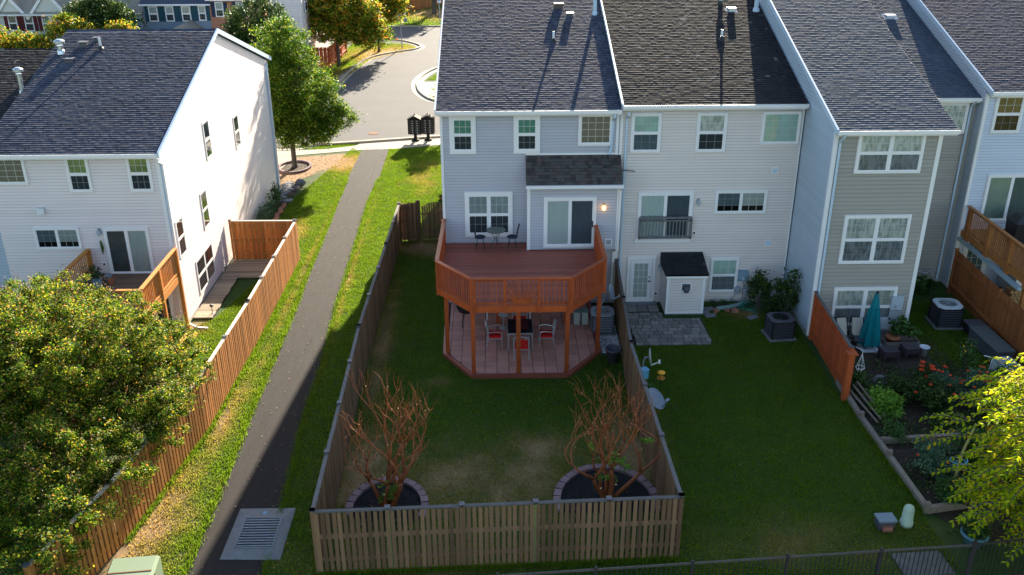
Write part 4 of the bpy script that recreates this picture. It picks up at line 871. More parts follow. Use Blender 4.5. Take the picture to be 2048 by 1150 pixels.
for i in range(-6, 10):
    for j in range(15):
        x, y = i * tw, -.1 - (j + 1) * td; sq = [(x, y), (x + tw - .02, y), (x + tw - .02, y + td - .02), (x, y + td - .02)]
        q = clip_convex(sq, PP)
        if not q: continue
        if len(q) == 4 and all(math.dist(u, v) < 1e-6 or True for u, v in zip(q, sq)) and all(any(math.dist(u, v) < 1e-5 for v in q) for u in sq): inst('tile', tm, pt, (x, y, .075))
        else:
            A2 = abs(sum(q[k][0] * q[(k + 1) % len(q)][1] - q[(k + 1) % len(q)][0] * q[k][1] for k in range(len(q)))) / 2
            if A2 > .004: part('tile', MB().prism(q, .075, .097), TILE, pt)
bp_ = [(-1.94, -.05), (-1.86, -4.32), (-.84, -5.92), (2.40, -5.92), (3.66, -4.25), (3.66, -.05)]
for a, b in zip(bp_, bp_[1:]): part('border_beam', MB().beam((*a, .06), (*b, .06), .13, .16), DECKF, pt)

# --- gravel, air conditioner, dish etc. beside the patio
def blobs_mesh(n, fx, size, m, name, seed=3):
    r = random.Random(seed); mb = MB()
    for i in range(n):
        x, y, z = fx(r); s = size * r.uniform(.6, 1.3); a = r.uniform(0, 6.28); o = len(mb.v)
        for k in range(5): mb.v.append((x + s * math.cos(a + k * 1.256) * r.uniform(.7, 1), y + s * math.sin(a + k * 1.256) * r.uniform(.7, 1), z))
        mb.v.append((x, y, z + s * .7)); mb.f += [(o + k, o + (k + 1) % 5, o + 5) for k in range(5)]
    return link(name, mb.mesh(name, m), kind='stuff')
struct('gravel_bed', poly([(3.74, -4.25), (4.5, -4.4), (4.55, -.1), (3.74, -.1)], .006), SOIL)
blobs_mesh(3200, lambda r: (r.uniform(3.76, 4.46), r.uniform(-4.25, -.3), .005), .028, GRAVEL, 'gravel')
def ac_unit(label, x, y, w, d_, h, m, topm, rz=0, n=9):
    t = thing('air_conditioner', label, 'air conditioner', (x, y, 0), 'outdoor air conditioners', rz)
    part('base_pad', MB().box(-w / 2 - .08, w / 2 + .08, -d_ / 2 - .08, d_ / 2 + .08, 0, .06), CONG, t, local=True)
    mb = MB().box(-w / 2 + .03, w / 2 - .03, -d_ / 2 + .03, d_ / 2 - .03, .06, h - .04)
    for sx in (-1, 1):
        for sy in (-1, 1): mb.box(sx * (w / 2 - .03) - .03, sx * (w / 2 - .03) + .03, sy * (d_ / 2 - .03) - .03, sy * (d_ / 2 - .03) + .03, .06, h - .04)
    part('cabinet', mb, GREYD if m is GREY else BLACK, t, local=True)
    sl = MB().box(-w / 2 + .05, w / 2 - .05, -d_ / 2 - .005, d_ / 2 + .005, 0, .018).box(-w / 2 - .005, w / 2 + .005, -d_ / 2 + .05, d_ / 2 - .05, .001, .019).mesh('slat', m)
    for i in range(n): o = inst('slat', sl, t, (0, 0, 0)); o.location = (0, 0, .12 + i * (h - .2) / n)
    mb = MB(); k = 24; o_ = []
    for i in range(k):
        a = 2 * math.pi * i / k; c, s = math.cos(a), math.sin(a); q = 1 / max(abs(c), abs(s)); f = min(q, 1.18); o_.append((c * f * (w / 2 + .02), s * f * (d_ / 2 + .02)))
    ri = .36 * w; mb.v = [(x_, y_, h - .05) for x_, y_ in o_] + [(x_, y_, h) for x_, y_ in o_] + [(ri * math.cos(2 * math.pi * i / k), ri * math.sin(2 * math.pi * i / k), h + .01) for i in range(k)] + [(ri * math.cos(2 * math.pi * i / k), ri * math.sin(2 * math.pi * i / k), h - .08) for i in range(k)]
    for i in range(k): j = (i + 1) % k; mb.f += [(i, j, k + j, k + i), (k + i, k + j, 2 * k + j, 2 * k + i), (2 * k + i, 2 * k + j, 3 * k + j, 3 * k + i)]
    mb.f.append(tuple(3 * k + i for i in range(k))); part('top_panel', mb, topm, t, local=True)
    mb = MB()
    for rr in (.3, .55, .8, 1): mb.tube([(ri * rr * math.cos(a), ri * rr * math.sin(a), h + .02) for a in np.linspace(0, 2 * math.pi, 20)], .006, 4, cap=False)
    for i in range(8): a = math.pi * i / 4; mb.tube([(0, 0, h + .025), (ri * math.cos(a), ri * math.sin(a), h + .015)], .006, 4)
    part('fan_grille', mb, BLACK if topm is GREYD else DISH, t, local=True)
    mb = MB()
    for i in range(4): a = math.pi * i / 2 + .4; mb.add([(.04 * math.cos(a), .04 * math.sin(a), h - .05), (ri * .9 * math.cos(a), ri * .9 * math.sin(a), h - .03), (ri * .9 * math.cos(a + .6), ri * .9 * math.sin(a + .6), h - .06)], [(0, 1, 2)])
    part('fan_blade', mb, BLACK, t, local=True); return t
ac_unit('grey air conditioner beside the tiled patio under the small dish', 3.93, -2.42, .82, .78, .80, GREY, mat('ac_top_grey', (.36, .40, .45), .4), rz=-.03)
ac_unit('dark air conditioner on the middle lawn near the shrubs', 10.42, -3.05, .85, .8, .78, GREYD, GREYD, rz=.08)
ac_unit('air conditioner with a pale top behind the taupe house corner', 16.95, -2.25, .9, .88, .88, GREYD, mat('ac_top_pale', (.55, .60, .64), .4), rz=-.05)
def dish(label, p, aim, r, m, arm=True, mast=None, squash=1.15):
    t = thing('satellite_dish', label, 'satellite dish', p, 'satellite dishes'); ax = Vector(aim).normalized(); q = ax.to_track_quat('Z', 'Y').to_matrix().to_4x4()
    M = Matrix.Translation(Vector(p)) @ q; mb = MB(M); prof = [(r * f, r * .22 * f * f) for f in (0.02, .3, .6, .85, 1)]; mb.lathe((0, 0, 0), prof + [(r * 1.03, r * .22 + .005), (r * 1.02, r * .2)] + [(r * f, r * .22 * f * f - .015) for f in (.85, .6, .3)], 28, sy=squash)
    mb.f = mb.f[:-1]; part('reflector', mb, m, t, smooth=True)
    M_ = M; mb = MB(M_).tube([(0, -r * squash * .95, .05), (0, -r * .75, r * 1.15)], .022, 6); mb.cbox((0, -r * .7, r * 1.2), (.16, .07, .07)); part('feed_arm', mb, m, t)
    if mast: part('mast', MB().tube([Vector(p) - ax * .02, Vector(p) - ax * .12, mast[0], mast[1]] if len(mast) > 1 else [Vector(p) - ax * .02, mast[0]], .028, 8), GREY, t)
    return t
dish('small round dish edge-on above the grey air conditioner', (4.18, -2.55, 1.62), (1, -.35, .35), .26, DISH, mast=[(3.95, -2.45, 1.25), (3.82, -2.3, .82)])
dish('pale dish on a pole over the middle lawn, beside the fence', (4.92, -7.05, 1.35), (1, -.12, .12), .27, mat('dish_cream', (.62, .66, .58), .4), mast=[(4.75, -7.05, 1.2), (4.68, -7.1, 0)])
dish('grey dish facing up on the fence near the right bare tree', (4.62, -10.0, 1.55), (.55, -.45, .75), .30, mat('dish_slate', (.17, .20, .25), .5), mast=[(4.4, -10.0, 1.35), (4.36, -10, .9)])
tmesh('mail_crate', MB().cbox((4.62, -7.95, 1.25), (.24, .2, .28), .4).cbox((4.62, -7.95, 1.41), (.28, .24, .03), .4).tube([(4.62, -7.95, 1.1), (4.62, -7.95, 0)], .03, 6), BLUEP, 'small blue box on a post beside the dividing fence', 'box', (4.62, -7.95, 0))
t = thing('garden_feeder', 'yellow-topped round bird feeder on a rod over the middle lawn', 'bird feeder', (5.28, -7.45, 0))
part('rod', MB().tube([(5.28, -7.45, 0), (5.28, -7.45, 1.05)], .01, 5), BLACK, t); part('cover', MB().lathe((5.28, -7.45, 1.0), [(.13, 0), (.12, .02), (.05, .05), (.01, .06)], 18), ORNG, t); part('tray', MB().lathe((5.28, -7.45, .78), [(.12, 0), (.135, .03), (.11, .03), (.1, .012)], 18).lathe((5.28, -7.45, .8), [(.05, 0), (.05, .08)], 10), mat('amber_tray', (.5, .22, .03), .5), t)
mb = MB().lathe((4.06, -4.85, 0), [(.20, 0), (.255, .46), (.285, .46), (.285, .53), (.25, .53), (.235, .3)], 24)
tmesh('planter_pot', mb, GREYD, 'big dark empty planter pot beside the tiled patio', 'planter', (4.06, -4.85, 0), smooth=True)
# ================================================================ furniture
def bistro_chair(x, y, z, rz, label):
    t = thing('bistro_chair', label, 'chair', (x, y, z), 'bistro chairs on the deck', rz)
    part('seat', MB().lathe((0, 0, .44), [(.19, 0), (.21, .02), (.19, .045), (.05, .05)], 18), mat('navy_cushion', (.025, .035, .05), .8) if 'navy_cushion' not in MATS else MATS['navy_cushion'], t, local=True, smooth=True)
    for a in (.8, 2.35, 3.95, 5.5): part('leg', MB().tube([(.15 * math.cos(a), .15 * math.sin(a), .44), (.17 * math.cos(a), .17 * math.sin(a), .2), (.25 * math.cos(a), .25 * math.sin(a), 0)], .013, 6), BLACK, t, local=True)
    mb = MB().tube([(-.16, -.16, .44), (-.2, -.17, .7), (-.26, -.13, .93), (-.29, 0, .98), (-.26, .13, .93), (-.2, .17, .7), (-.16, .16, .44)], .014, 6)
    for yy in (-.07, 0, .07): mb.tube([(-.17, yy, .46), (-.22, yy * 1.3, .7), (-.28, yy * .6, .96)], .008, 5)
    mb.tube([(-.21, -.16, .74), (-.21, .16, .74)], .008, 5); part('backrest', mb, BLACK, t, local=True)
bistro_chair(-.60, -.62, FZ, 0, 'black wrought-iron bistro chair on the left of the mosaic table'); bistro_chair(.62, -.62, FZ, math.pi, 'black wrought-iron bistro chair on the right of the mosaic table')
t = thing('bistro_table', 'round mosaic-topped bistro table on the red deck', 'table', (0.0, -.6, FZ))
MOS = mat('mosaic_light', (.34, .36, .30), .5); MOSD = mat('mosaic_dark', (.02, .035, .035), .5)
part('tabletop', MB().lathe((0, 0, .71), [(.36, 0), (.37, .01), (.36, .022), (.02, .023)], 32), MOSD, t, local=True)
mb = MB()
for k, rr in enumerate((.05, .10, .15, .20, .25, .30, .34)):
    n = 6 + k * 4
    for i in range(n):
        a = 2 * math.pi * (i + .5 * (k % 2)) / n; wd = math.pi * rr / n * .62; c, s = math.cos(a), math.sin(a)
        q = [(rr - .017, -wd), (rr + .017, -wd), (rr + .017, wd), (rr - .017, wd)]; mb.add([(u * c - v * s, u * s + v * c, .7365) for u, v in q], [(0, 1, 2, 3)])
part('mosaic_chips', mb, MOS, t, local=True, kind='stuff')
for i in range(3): a = 2 * math.pi * i / 3 - .6; part('leg', MB().tube([(.2 * math.cos(a), .2 * math.sin(a), .70), (.04 * math.cos(a), .04 * math.sin(a), .38), (.22 * math.cos(a), .22 * math.sin(a), .08), (.30 * math.cos(a), .30 * math.sin(a), 0)], .014, 6), BLACK, t, local=True)
def patio_chair(x, y, rz, label, z=.097):
    t = thing('patio_chair', label, 'chair', (x, y, z), 'red-cushioned patio chairs', rz)                # faces +x local
    part('seat_cushion', MB().box(-.24, .22, -.24, .24, .40, .47), RED, t, local=True)
    part('back_cushion', MB().add([(-.23, -.2, .50), (-.23, .2, .50), (-.33, .2, .82), (-.33, -.2, .82), (-.26, -.2, .49), (-.26, .2, .49), (-.36, .2, .81), (-.36, -.2, .81)], [(0, 1, 2, 3), (7, 6, 5, 4), (0, 4, 5, 1), (1, 5, 6, 2), (2, 6, 7, 3), (3, 7, 4, 0)]) if 'near end' in label else MB().box(-.27, -.25, -.2, .2, .50, .56), RED if 'near end' in label else ALU, t, local=True)
    for sy in (-1, 1):
        part('leg', MB().tube([(.24, sy * .27, 0), (.22, sy * .27, .40), (.2, sy * .27, .64)], .016, 6), ALU, t, local=True)
        part('leg', MB().tube([(-.34, sy * .26, 0), (-.25, sy * .26, .40), (-.34, sy * .24, .90)], .016, 6), ALU, t, local=True)
        part('armrest', MB().tube([(.22, sy * .27, .64), (0, sy * .285, .67), (-.28, sy * .26, .62)], .018, 6), ALU, t, local=True)
    part('back_frame', MB().tube([(-.34, -.24, .9), (-.37, 0, .95), (-.34, .24, .9)], .016, 6).tube([(-.27, -.2, .55), (-.35, .2, .88)], .012, 5).tube([(-.27, .2, .55), (-.35, -.2, .88)], .012, 5), ALU, t, local=True)
    part('seat_frame', MB().box(-.26, .24, -.27, .27, .37, .395), ALU, t, local=True)
TX, TY = .83, -3.55
patio_chair(TX - .88, TY - .15, 0, 'patio chair with red cushion on the left of the glass table'); patio_chair(TX + .92, TY - .15, math.pi, 'patio chair with red cushion on the right of the glass table')
patio_chair(TX + .02, TY - 1.0, math.pi / 2, 'patio chair with red cushions at the near end of the table'); patio_chair(TX + .02, TY + 1.0, -math.pi / 2, 'patio chair at the far end of the table, near the house')
t = thing('patio_table', 'dark glass-topped patio table under the red deck', 'table', (TX, TY, .097))
part('tabletop', MB().box(-.44, .44, -.62, .50, .70, .72), mat('dark_glass_top', (.015, .02, .03), .12, spec=.8), t, local=True)
part('runner', MB().box(-.2, .3, -.35, .4, .7215, .726), mat('maroon_cloth', (.07, .008, .012), .8), t, local=True)
part('table_frame', MB().box(-.46, .46, -.64, -.61, .67, .71).box(-.46, .46, .49, .52, .67, .71).box(-.46, -.43, -.61, .49, .67, .71).box(.43, .46, -.61, .49, .67, .71), ALU, t, local=True)
for sx in (-1, 1):
    for yy in (-.58, .46): part('leg', MB().tube([(sx * .42, yy, .68), (sx * .43, yy, 0)], .022, 6), ALU, t, local=True)
t = thing('side_table', 'small round pale side table behind the glass table', 'table', (.25, -2.35, .097)); part('tabletop', MB().lathe((0, 0, .55), [(.19, 0), (.2, .01), (.19, .02)], 20), DISH, t, local=True); part('leg', MB().tube([(0, 0, .55), (0, 0, .02)], .02, 6).lathe((0, 0, 0), [(.15, 0), (.13, .02)], 12), ALU, t, local=True)
t = thing('folding_table', 'long white folding table against the wall below the deck', 'table', (.55, -1.3, .097)); part('tabletop', MB().box(-.95, .75, -.3, .3, .72, .76), PLAST, t, local=True)
for sx in (-.92, .72):
    for sy in (-.27, .27): part('leg', MB().box(sx - .03, sx + .03, sy - .03, sy + .03, 0, .72), PLAST, t, local=True)
t = thing('kettle_grill', 'black round grill under the left end of the deck', 'grill', (-1.15, -2.0, .097)); part('bowl', MB().lathe((0, 0, .45), [(.05, 0), (.28, .12), (.36, .3), (.37, .31), (.28, .45), (.1, .52)], 22), BLACK, t, local=True, smooth=True)
for i in range(3): a = 2.1 * i; part('leg', MB().tube([(.2 * math.cos(a), .2 * math.sin(a), .5), (.32 * math.cos(a), .32 * math.sin(a), 0)], .015, 6), BLACK, t, local=True)
for i, x in enumerate((3.02, 3.32)):
    t = thing('storage_bin', ('left' if i == 0 else 'right') + ' of two pale lidded bins beside the air conditioner under the deck', 'bin', (x, -2.0, .097), 'pale lidded bins'); part('tub', MB().prism([(-.11, -.13), (.11, -.13), (.13, .13), (-.13, .13)], 0, .5), mat('bin_pale%d' % i, (.42, .44, .40), .5), t, local=True); part('lid', MB().box(-.14, .14, -.15, .15, .50, .55), mat('bin_lid%d' % i, (.12, .2, .18), .5), t, local=True)

# --- deck of the white house
t = thing('deck', 'amber-stained deck at the back of the white house, half hidden by the tree', 'deck', (-13.2, -3.7, 0)); FL = 2.28
for i in range(26): y = -1.82 - i * .146; part('deck_board', MB().box(-14.78, -11.68, y - .138, y, FL - .03, FL), mat('brown_deck_board', (.20, .11, .07), .7, rand=.2, nz=.3, scale=6) if i == 0 else MATS['brown_deck_board'], t)
b9 = MB().box(-.018, .018, -.018, .018, 0, .86).mesh('baluster', DECKO)
railrun(t, (-14.80, -1.9), (-14.80, -5.55), FL, 1.0, DECKO, b9, spacing=.14); railrun(t, (-11.66, -1.9), (-11.66, -5.55), FL, 1.0, DECKO, b9, spacing=.14); railrun(t, (-14.8, -5.6), (-11.66, -5.6), FL, 1.0, DECKO, b9, spacing=.14)
for x, y in ((-11.66, -1.92), (-11.66, -3.8), (-11.66, -5.6), (-14.8, -1.92), (-14.8, -5.6)): part('post', MB().box(x - .06, x + .06, y - .06, y + .06, 0, FL + 1.0), DECKO, t)
part('rim_beam', MB().box(-11.70, -11.64, -5.6, -1.85, FL - .28, FL - .02).box(-14.8, -11.7, -5.66, -5.61, FL - .28, FL - .02), DECKO, t)
part('stair_stringer', MB().box(-11.62, -11.15, -4.6, -2.4, .02, .10), mat('yellow_ramp', (.62, .36, .04), .7), t)
t = thing('plant_pots', 'cluster of dark flower pots on the white house deck', 'flower pots', (-14.35, -2.6, FL))
for i, (dx, dy, r_, h_) in enumerate(((0, 0, .16, .3), (.35, .1, .13, .22), (.15, -.4, .18, .25), (-.15, -.6, .14, .3), (.55, -.2, .12, .2))):
    part('pot', MB().lathe((dx, dy, 0), [(r_ * .7, 0), (r_, h_), (r_ * .9, h_), (r_ * .8, h_ - .05)], 14), (GREYD, GREY, BLUEG, GREYD, TERRA)[i], t, local=True)
P_, _ = crown_pts([(0.1, -.2, .5, .4, .5, .25)], 500, 20, .12, 5); link('foliage', leafmesh('foliage', P_, .07, LF_DK), t)
# --- boardwalk beside the white house
BW = mat('boardwalk_plank', (.32, .25, .18), .85, rand=.3, nz=.35, scale=8, stretch=(1, 5, 1))
t = struct('boardwalk', MB().box(-11.7, -10.95, -1.1, 4.75, 0, .04), SOIL)
y = -1.1; rr = random.Random(4)
while y < 4.7:
    xb = -10.95 if y < 2.7 else -8.95
    part('plank', MB().box(-11.7, xb + rr.uniform(-.03, .03), y, y + .132, .045, .085), BW, t); y += .142
tmesh('solar_light', MB().lathe((-11.05, -.75, .09), [(.05, 0), (.015, .02), (.015, .28), (.08, .3), (.07, .36), (.02, .38)], 10), BLACK, 'small black garden light on the boardwalk planks', 'garden light', (-11.05, -.75, .09))
# --- deck of lavender house
t = thing('deck', 'brown wood deck railing on the lavender house at the right edge', 'deck', (20, -1, 0)); FD = 2.58
b8 = MB().box(-.018, .018, -.018, .018, 0, .86).mesh('baluster', DECKO)
for i in range(34): y = 1.05 - i * .146; part('deck_board', MB().box(18.78, 23, y - .138, y, FD - .03, FD), MATS['brown_deck_board'], t)
RD = mat('brown_rail', (.36, .14, .04), .6, rand=.15, nz=.2)
b8 = MB().box(-.018, .018, -.018, .018, 0, .86).mesh('baluster', RD); railrun(t, (18.74, 1.0), (18.62, -3.9), FD, 1.0, RD, b8, spacing=.135, capw=.15)
for y in (.6, -1.0, -2.6, -3.9): part('post', MB().box(18.60, 18.74, y - .08, y + .08, 2.2, FD + .98), RD, t)
part('rim_beam', MB().box(18.66, 18.72, -3.9, 1.05, FD - .26, FD - .02), RD, t); part('drain_pipe', MB().beam((18.6, 1.0, FD - .36), (18.52, -3.9, FD - .40), .14, .12), BLUEG, t); part('post', MB().box(18.7, 18.84, -3.9, -3.76, 0, 2.3), RD, t)
t = thing('grill', 'black-covered grill on the lavender house deck', 'grill', (20.3, -.5, FD)); mb = MB().add([(-.55, -.35, 0), (.55, -.35, 0), (.55, .35, 0), (-.55, .35, 0), (-.6, -.4, .9), (.6, -.4, .9), (.6, .4, .9), (-.6, .4, .9), (-.4, -.25, 1.15), (.4, -.25, 1.15), (.4, .25, 1.15), (-.4, .25, 1.15)], [(0, 1, 5, 4), (1, 2, 6, 5), (2, 3, 7, 6), (3, 0, 4, 7), (4, 5, 9, 8), (5, 6, 10, 9), (6, 7, 11, 10), (7, 4, 8, 11), (8, 9, 10, 11)]); part('cover', mb, BLACK, t, local=True)
t = thing('log_rack', 'stacked firewood in a metal hoop beside the lavender house', 'firewood', (20.1, -1.3, 0))
lg = MB().tube([(0, -.22, 0), (0, .22, 0)], .07, 8).mesh('log', mat('cut_log', (.45, .27, .12), .8, rand=.3))
for i in range(5):
    for j in range(5): inst('log', lg, t, (19.75 + i * .15 + (j % 2) * .07, -1.3, .45 + j * .125))
part('hoop', MB().lathe((20.1, -1.3, 0), [(.45, .05), (.5, .2), (.5, .42), (.44, .42)], 20, sy=.6), GREY, t)

# ================================================================ yard of house B
t = struct('paver_patio', poly([(5.0, -3.78), (7.88, -3.74), (7.84, -1.6), (6.45, -1.55), (6.4, -.4), (5.0, -.4)], .008), SOIL)
rr = random.Random(3); y = -3.74
while y < -.45:
    h = rr.choice((.21, .27, .32)); x = 5.02 + rr.uniform(0, .05); xe = 7.86 - .04 * (y + 3.7) if y + h < -1.35 else 6.42
    if y + h < -.9:
        while x < xe - .1:
            w = min(rr.choice((.2, .27, .34, .42)), xe - x)
            part('paver', MB().cbox((x + w / 2, y + h / 2, .03 + rr.uniform(0, .012)), (w - .025, h - .025, .045), rr.uniform(-.03, .03)), PAVER, t); x += w
    y += h
for i in range(3): part('slab', MB().cbox((5.3 + i * .42, -.68, .05), (.39, .48, .06), rr.uniform(-.03, .03)), PAVER, t)
for i, (x, y, a) in enumerate(((8.25, -1.35, .2), (8.05, -1.05, .1), (9.85, -1.55, .5), (8.3, -.75, .2))):
    tmesh('stepping_stone', MB().cbox((x, y, .03), (.42, .25, .06), a), CONG, ('grey stepping stone nearest the white closet corner', 'grey stepping stone at the closet side', 'loose grey stone slab out on the middle lawn', 'grey slab beside the closet close to the house wall')[i], 'stone', (x, y, 0), 'loose stones by the closet')
t = thing('brick_pile', 'loose broken bricks in front of the warm white house', 'bricks', (8.9, -1.0, 0))
bk = MB().box(-.1, .1, -.05, .05, 0, .06).mesh('brick', BRICK)
for i in range(14): inst('brick', bk, t, (8.5 + rr.random() * .9, -1.15 + rr.random() * .3, .0 + .05 * rr.random()), rot=(rr.uniform(-.2, .2), rr.uniform(-.2, .2), rr.uniform(0, 3)))
mb = MB(); pts = [(8.6, -.85, .09), (8.9, -.8, .1), (9.3, -.65, .10), (9.7, -.42, .11), (10.0, -.2, .14)]; P5 = smooth([(p[0], p[1]) for p in pts], 8)
mb.tube([(x, y, .10) for x, y in P5], [.075 + .012 * (i % 2) for i in range(len(P5))], 10)
tmesh('drain_pipe', mb, PIPEG, 'corrugated green drain pipe lying along the warm white house', 'pipe', (8.6, -.85, 0))
mb = MB()
for k in range(3): mb.tube([(10.0 + (.35 + .08 * k) * math.cos(a), -.8 + (.25 + .06 * k) * math.sin(a), .04 + .03 * k + .1 * math.sin(3 * a + k)) for a in np.linspace(0, 6.0, 24)], .014, 5)
tmesh('garden_hose', mb, HOSE, 'tangled green garden hose on the ground by the meters', 'hose', (10, -.8, 0))

def shrub(name, label, x, y, blobs, n, size, m, cl=.16, nclump=60, seed=1, cat='shrub', group=None, h=.5, flowers=None, z=0):
    t = thing(name, label, cat, (x, y, z), group); bl = [(x + b[0], y + b[1], z + b[2], b[3], b[4], b[5]) for b in blobs]
    P, C = crown_pts(bl, n, nclump, cl, seed, .45, floor=z + .02); link('foliage', leafmesh('foliage', P - np.array((x, y, z)), size, m, .55, seed=seed), t)
    mb = MB(); r = random.Random(seed)
    for i in range(min(14, nclump)):
        c = C[r.randrange(len(C))]; mb.tube([(x + r.uniform(-.1, .1), y + r.uniform(-.1, .1), z), ((x + c[0]) / 2, (y + c[1]) / 2, z + (c[2] - z) * .6), tuple(c)], [.018, .012, .005], 4)
    part('stems', mb, BARK, t, kind='stuff')
    if flowers:
        fn, fm, fs = flowers; fl = MB()
        for i in range(fn):
            c = C[r.randrange(len(C))]; p = (c[0] + r.uniform(-.1, .1), c[1] + r.uniform(-.1, .1), c[2] + .12 + r.uniform(0, .15)); fl.lathe(p, [(fs * .3, -.02), (fs, 0), (fs * .9, .02), (fs * .2, .04)], 7)
        part('flowers', fl, fm, t, kind='stuff')
    return t
shrub('shrub', 'tall dark shrub against the warm white wall, left of the pair', 10.25, -.75, [(-.25, 0, .9, .25, .2, .6), (0, .05, 1.3, .2, .2, .5), (.25, 0, .8, .25, .25, .5)], 1500, .11, LF_DK, seed=3)
shrub('shrub', 'taller leggy shrub in the corner by the blue side wall', 11.0, -1.9, [(0, 0, 1.6, .35, .35, .7), (.1, .1, .9, .4, .4, .6), (-.25, .3, 1.2, .3, .3, .5)], 2200, .11, LF_DK, seed=4)
shrub('shrub', 'low creeping plants along the foot of the warm white wall', 8.9, -.35, [(0, 0, .1, 1.0, .15, .1)], 500, .06, LF_GRN, seed=5, nclump=50, cl=.1)
shrub('shrub', 'dark low bush between the shrubs and the blue side wall', 10.7, -1.2, [(0, 0, .35, .45, .5, .35)], 1200, .09, LF_DK, seed=6)
shrub('weeds', 'light weeds growing up the dividing fence by the blue box', 4.65, -8.3, [(0, 0, .6, .3, .6, .6), (.1, -.3, 1.0, .2, .3, .4)], 900, .09, LF_GRN, seed=7, cat='weeds')

# ================================================================ bare crepe myrtles and rings
def myrtle(label, bx_, by_, seed, H, spread, sc=1.):
    t = thing('bare_tree', label, 'bare tree', (bx_, by_, 0), 'pruned crepe myrtles'); r = random.Random(seed); mb = MB(); cut = MB(); tw = MB()
    def grow(p, d, L, rad, depth):
        pts = [p]; n = 4; dd = d.copy()
        for i in range(n):
            off = Vector((pts[-1].x - bx_, pts[-1].y - by_, 0)); dd = dd - off * max(0, off.length - .75) * .55 if off.length > .75 else dd
            dd = (dd + Vector((r.uniform(-.22, .22), r.uniform(-.22, .22), r.uniform(-.02, .14)))).normalized(); pts.append(pts[-1] + dd * L / n)
        rs = [rad * (1 - .35 * i / n) for i in range(n + 1)]; mb.tube(pts, rs, 6); e = pts[-1]; re = rs[-1]
        if depth == 0:
            cut.tube([e, e + dd * .012], re * 1.02, 6); cut.v = cut.v
            for k in range(r.randint(1, 4)):
                q = e - dd * r.uniform(0, L * .5); w = (dd + Vector((r.uniform(-1, 1), r.uniform(-1, 1), r.uniform(-.1, .8)))).normalized(); tw.tube([q, q + w * .2, q + w * .3 + Vector((0, 0, .12)), q + w * .5 + Vector((r.uniform(-.1, .1), 0, .16))], [.009, .007, .005, .003], 4)
            return
        k = 2
        for i in range(k):
            a = 6.283 * i / k + r.uniform(-.7, .7); o_ = Vector((math.cos(a), math.sin(a), 0)); nd = (dd + o_ * r.uniform(.3, .65) * spread + Vector((0, 0, .05))).normalized(); grow(e, nd, L * r.uniform(.65, .9), re * r.uniform(.78, .92), depth - 1)
        if r.random() < .6: 
            q = pts[2]; nd = (dd + Vector((r.uniform(-1, 1), r.uniform(-1, 1), .1))).normalized(); mb.tube([q, q + nd * .2], [re * .6, re * .5], 5); cut.tube([q + nd * .2, q + nd * .212], re * .52, 5)
    for i in range(6):
        a = 6.283 * i / 6 + r.uniform(-.3, .3); o_ = Vector((math.cos(a), math.sin(a), 0)); grow(Vector((bx_, by_, -.03)) + o_ * .13, (o_ * r.uniform(.15, .5) * spread + Vector((0, 0, 1))).normalized(), H * .36 * r.uniform(.8, 1.1), .080 * sc * r.uniform(.8, 1.1), 3)
    part('branches', mb, MYRT, t, smooth=True); part('cut_ends', cut, CUT, t, kind='stuff'); part('twigs', tw, MYRT, t, kind='stuff')
    P, _ = crown_pts([(bx_, by_ - .1, .55, .35, .3, .35)] if seed != 25 else [(bx_ + .1, by_, 1.0, .5, .3, .5), (bx_ + .9, by_ + .3, 1.7, .4, .3, .5), (bx_ - .6, by_, 1.5, .25, .2, .3)], 420, 14, .10, seed); link('fresh_shoots', leafmesh('fresh_shoots', P - np.array((bx_, by_, 0)), .085, LF_LIME, .5, seed=seed), t, kind='stuff')
myrtle('hard-pruned bare crepe myrtle in the left corner of the deck yard', -3.0, -12.85, 21, 3.1, .95)
myrtle('hard-pruned bare crepe myrtle in the right mulch ring of the deck yard', 3.0, -12.65, 25, 3.0, 1.0)
def bed(label, cx, cy, rx, ry, a0, a1, m, n, em, bw=.2):
    pts = [(cx + rx * math.cos(a), cy + ry * math.sin(a)) for a in np.linspace(a0, a1, 26)]
    t = struct('mulch_bed', poly(pts + ([] if a1 - a0 > 6 else [((pts[0][0] + pts[-1][0]) / 2, min(pts[0][1], pts[-1][1]))]) if a1 - a0 < 6 else pts[:-1], .022), m)
    L_ = (a1 - a0) * (rx + ry) / 2 / n
    for i in range(n):
        a = a0 + (a1 - a0) * (i + .5) / n; x, y = cx + rx * math.cos(a), cy + ry * math.sin(a); tx, ty = -rx * math.sin(a), ry * math.cos(a)
        part('edging_block', MB().cbox((x, y, .05), (L_ * .92, bw, .10 + .01 * (i % 3)), math.atan2(ty, tx)), em, t)
bed('left', -3.03, -12.95, 1.02, 1.25, -.35, math.pi + .3, MULCH, 16, EDGEB)
bed('right', 2.95, -12.85, 1.36, 1.62, -.25, math.pi + .25, MULCH, 18, EDGEB)
def mchips(cx, cy, rx, ry, seed): blobs_mesh(1500, lambda r: (lambda a, q: (cx + rx * q * math.cos(a), cy + ry * q * math.sin(a), .022))(r.uniform(0, 6.28), math.sqrt(r.random()) * .93), .022, MULCH, 'mulch', seed)
mchips(-3.03, -12.95, .98, 1.15, 1); mchips(2.95, -12.85, 1.3, 1.5, 2)
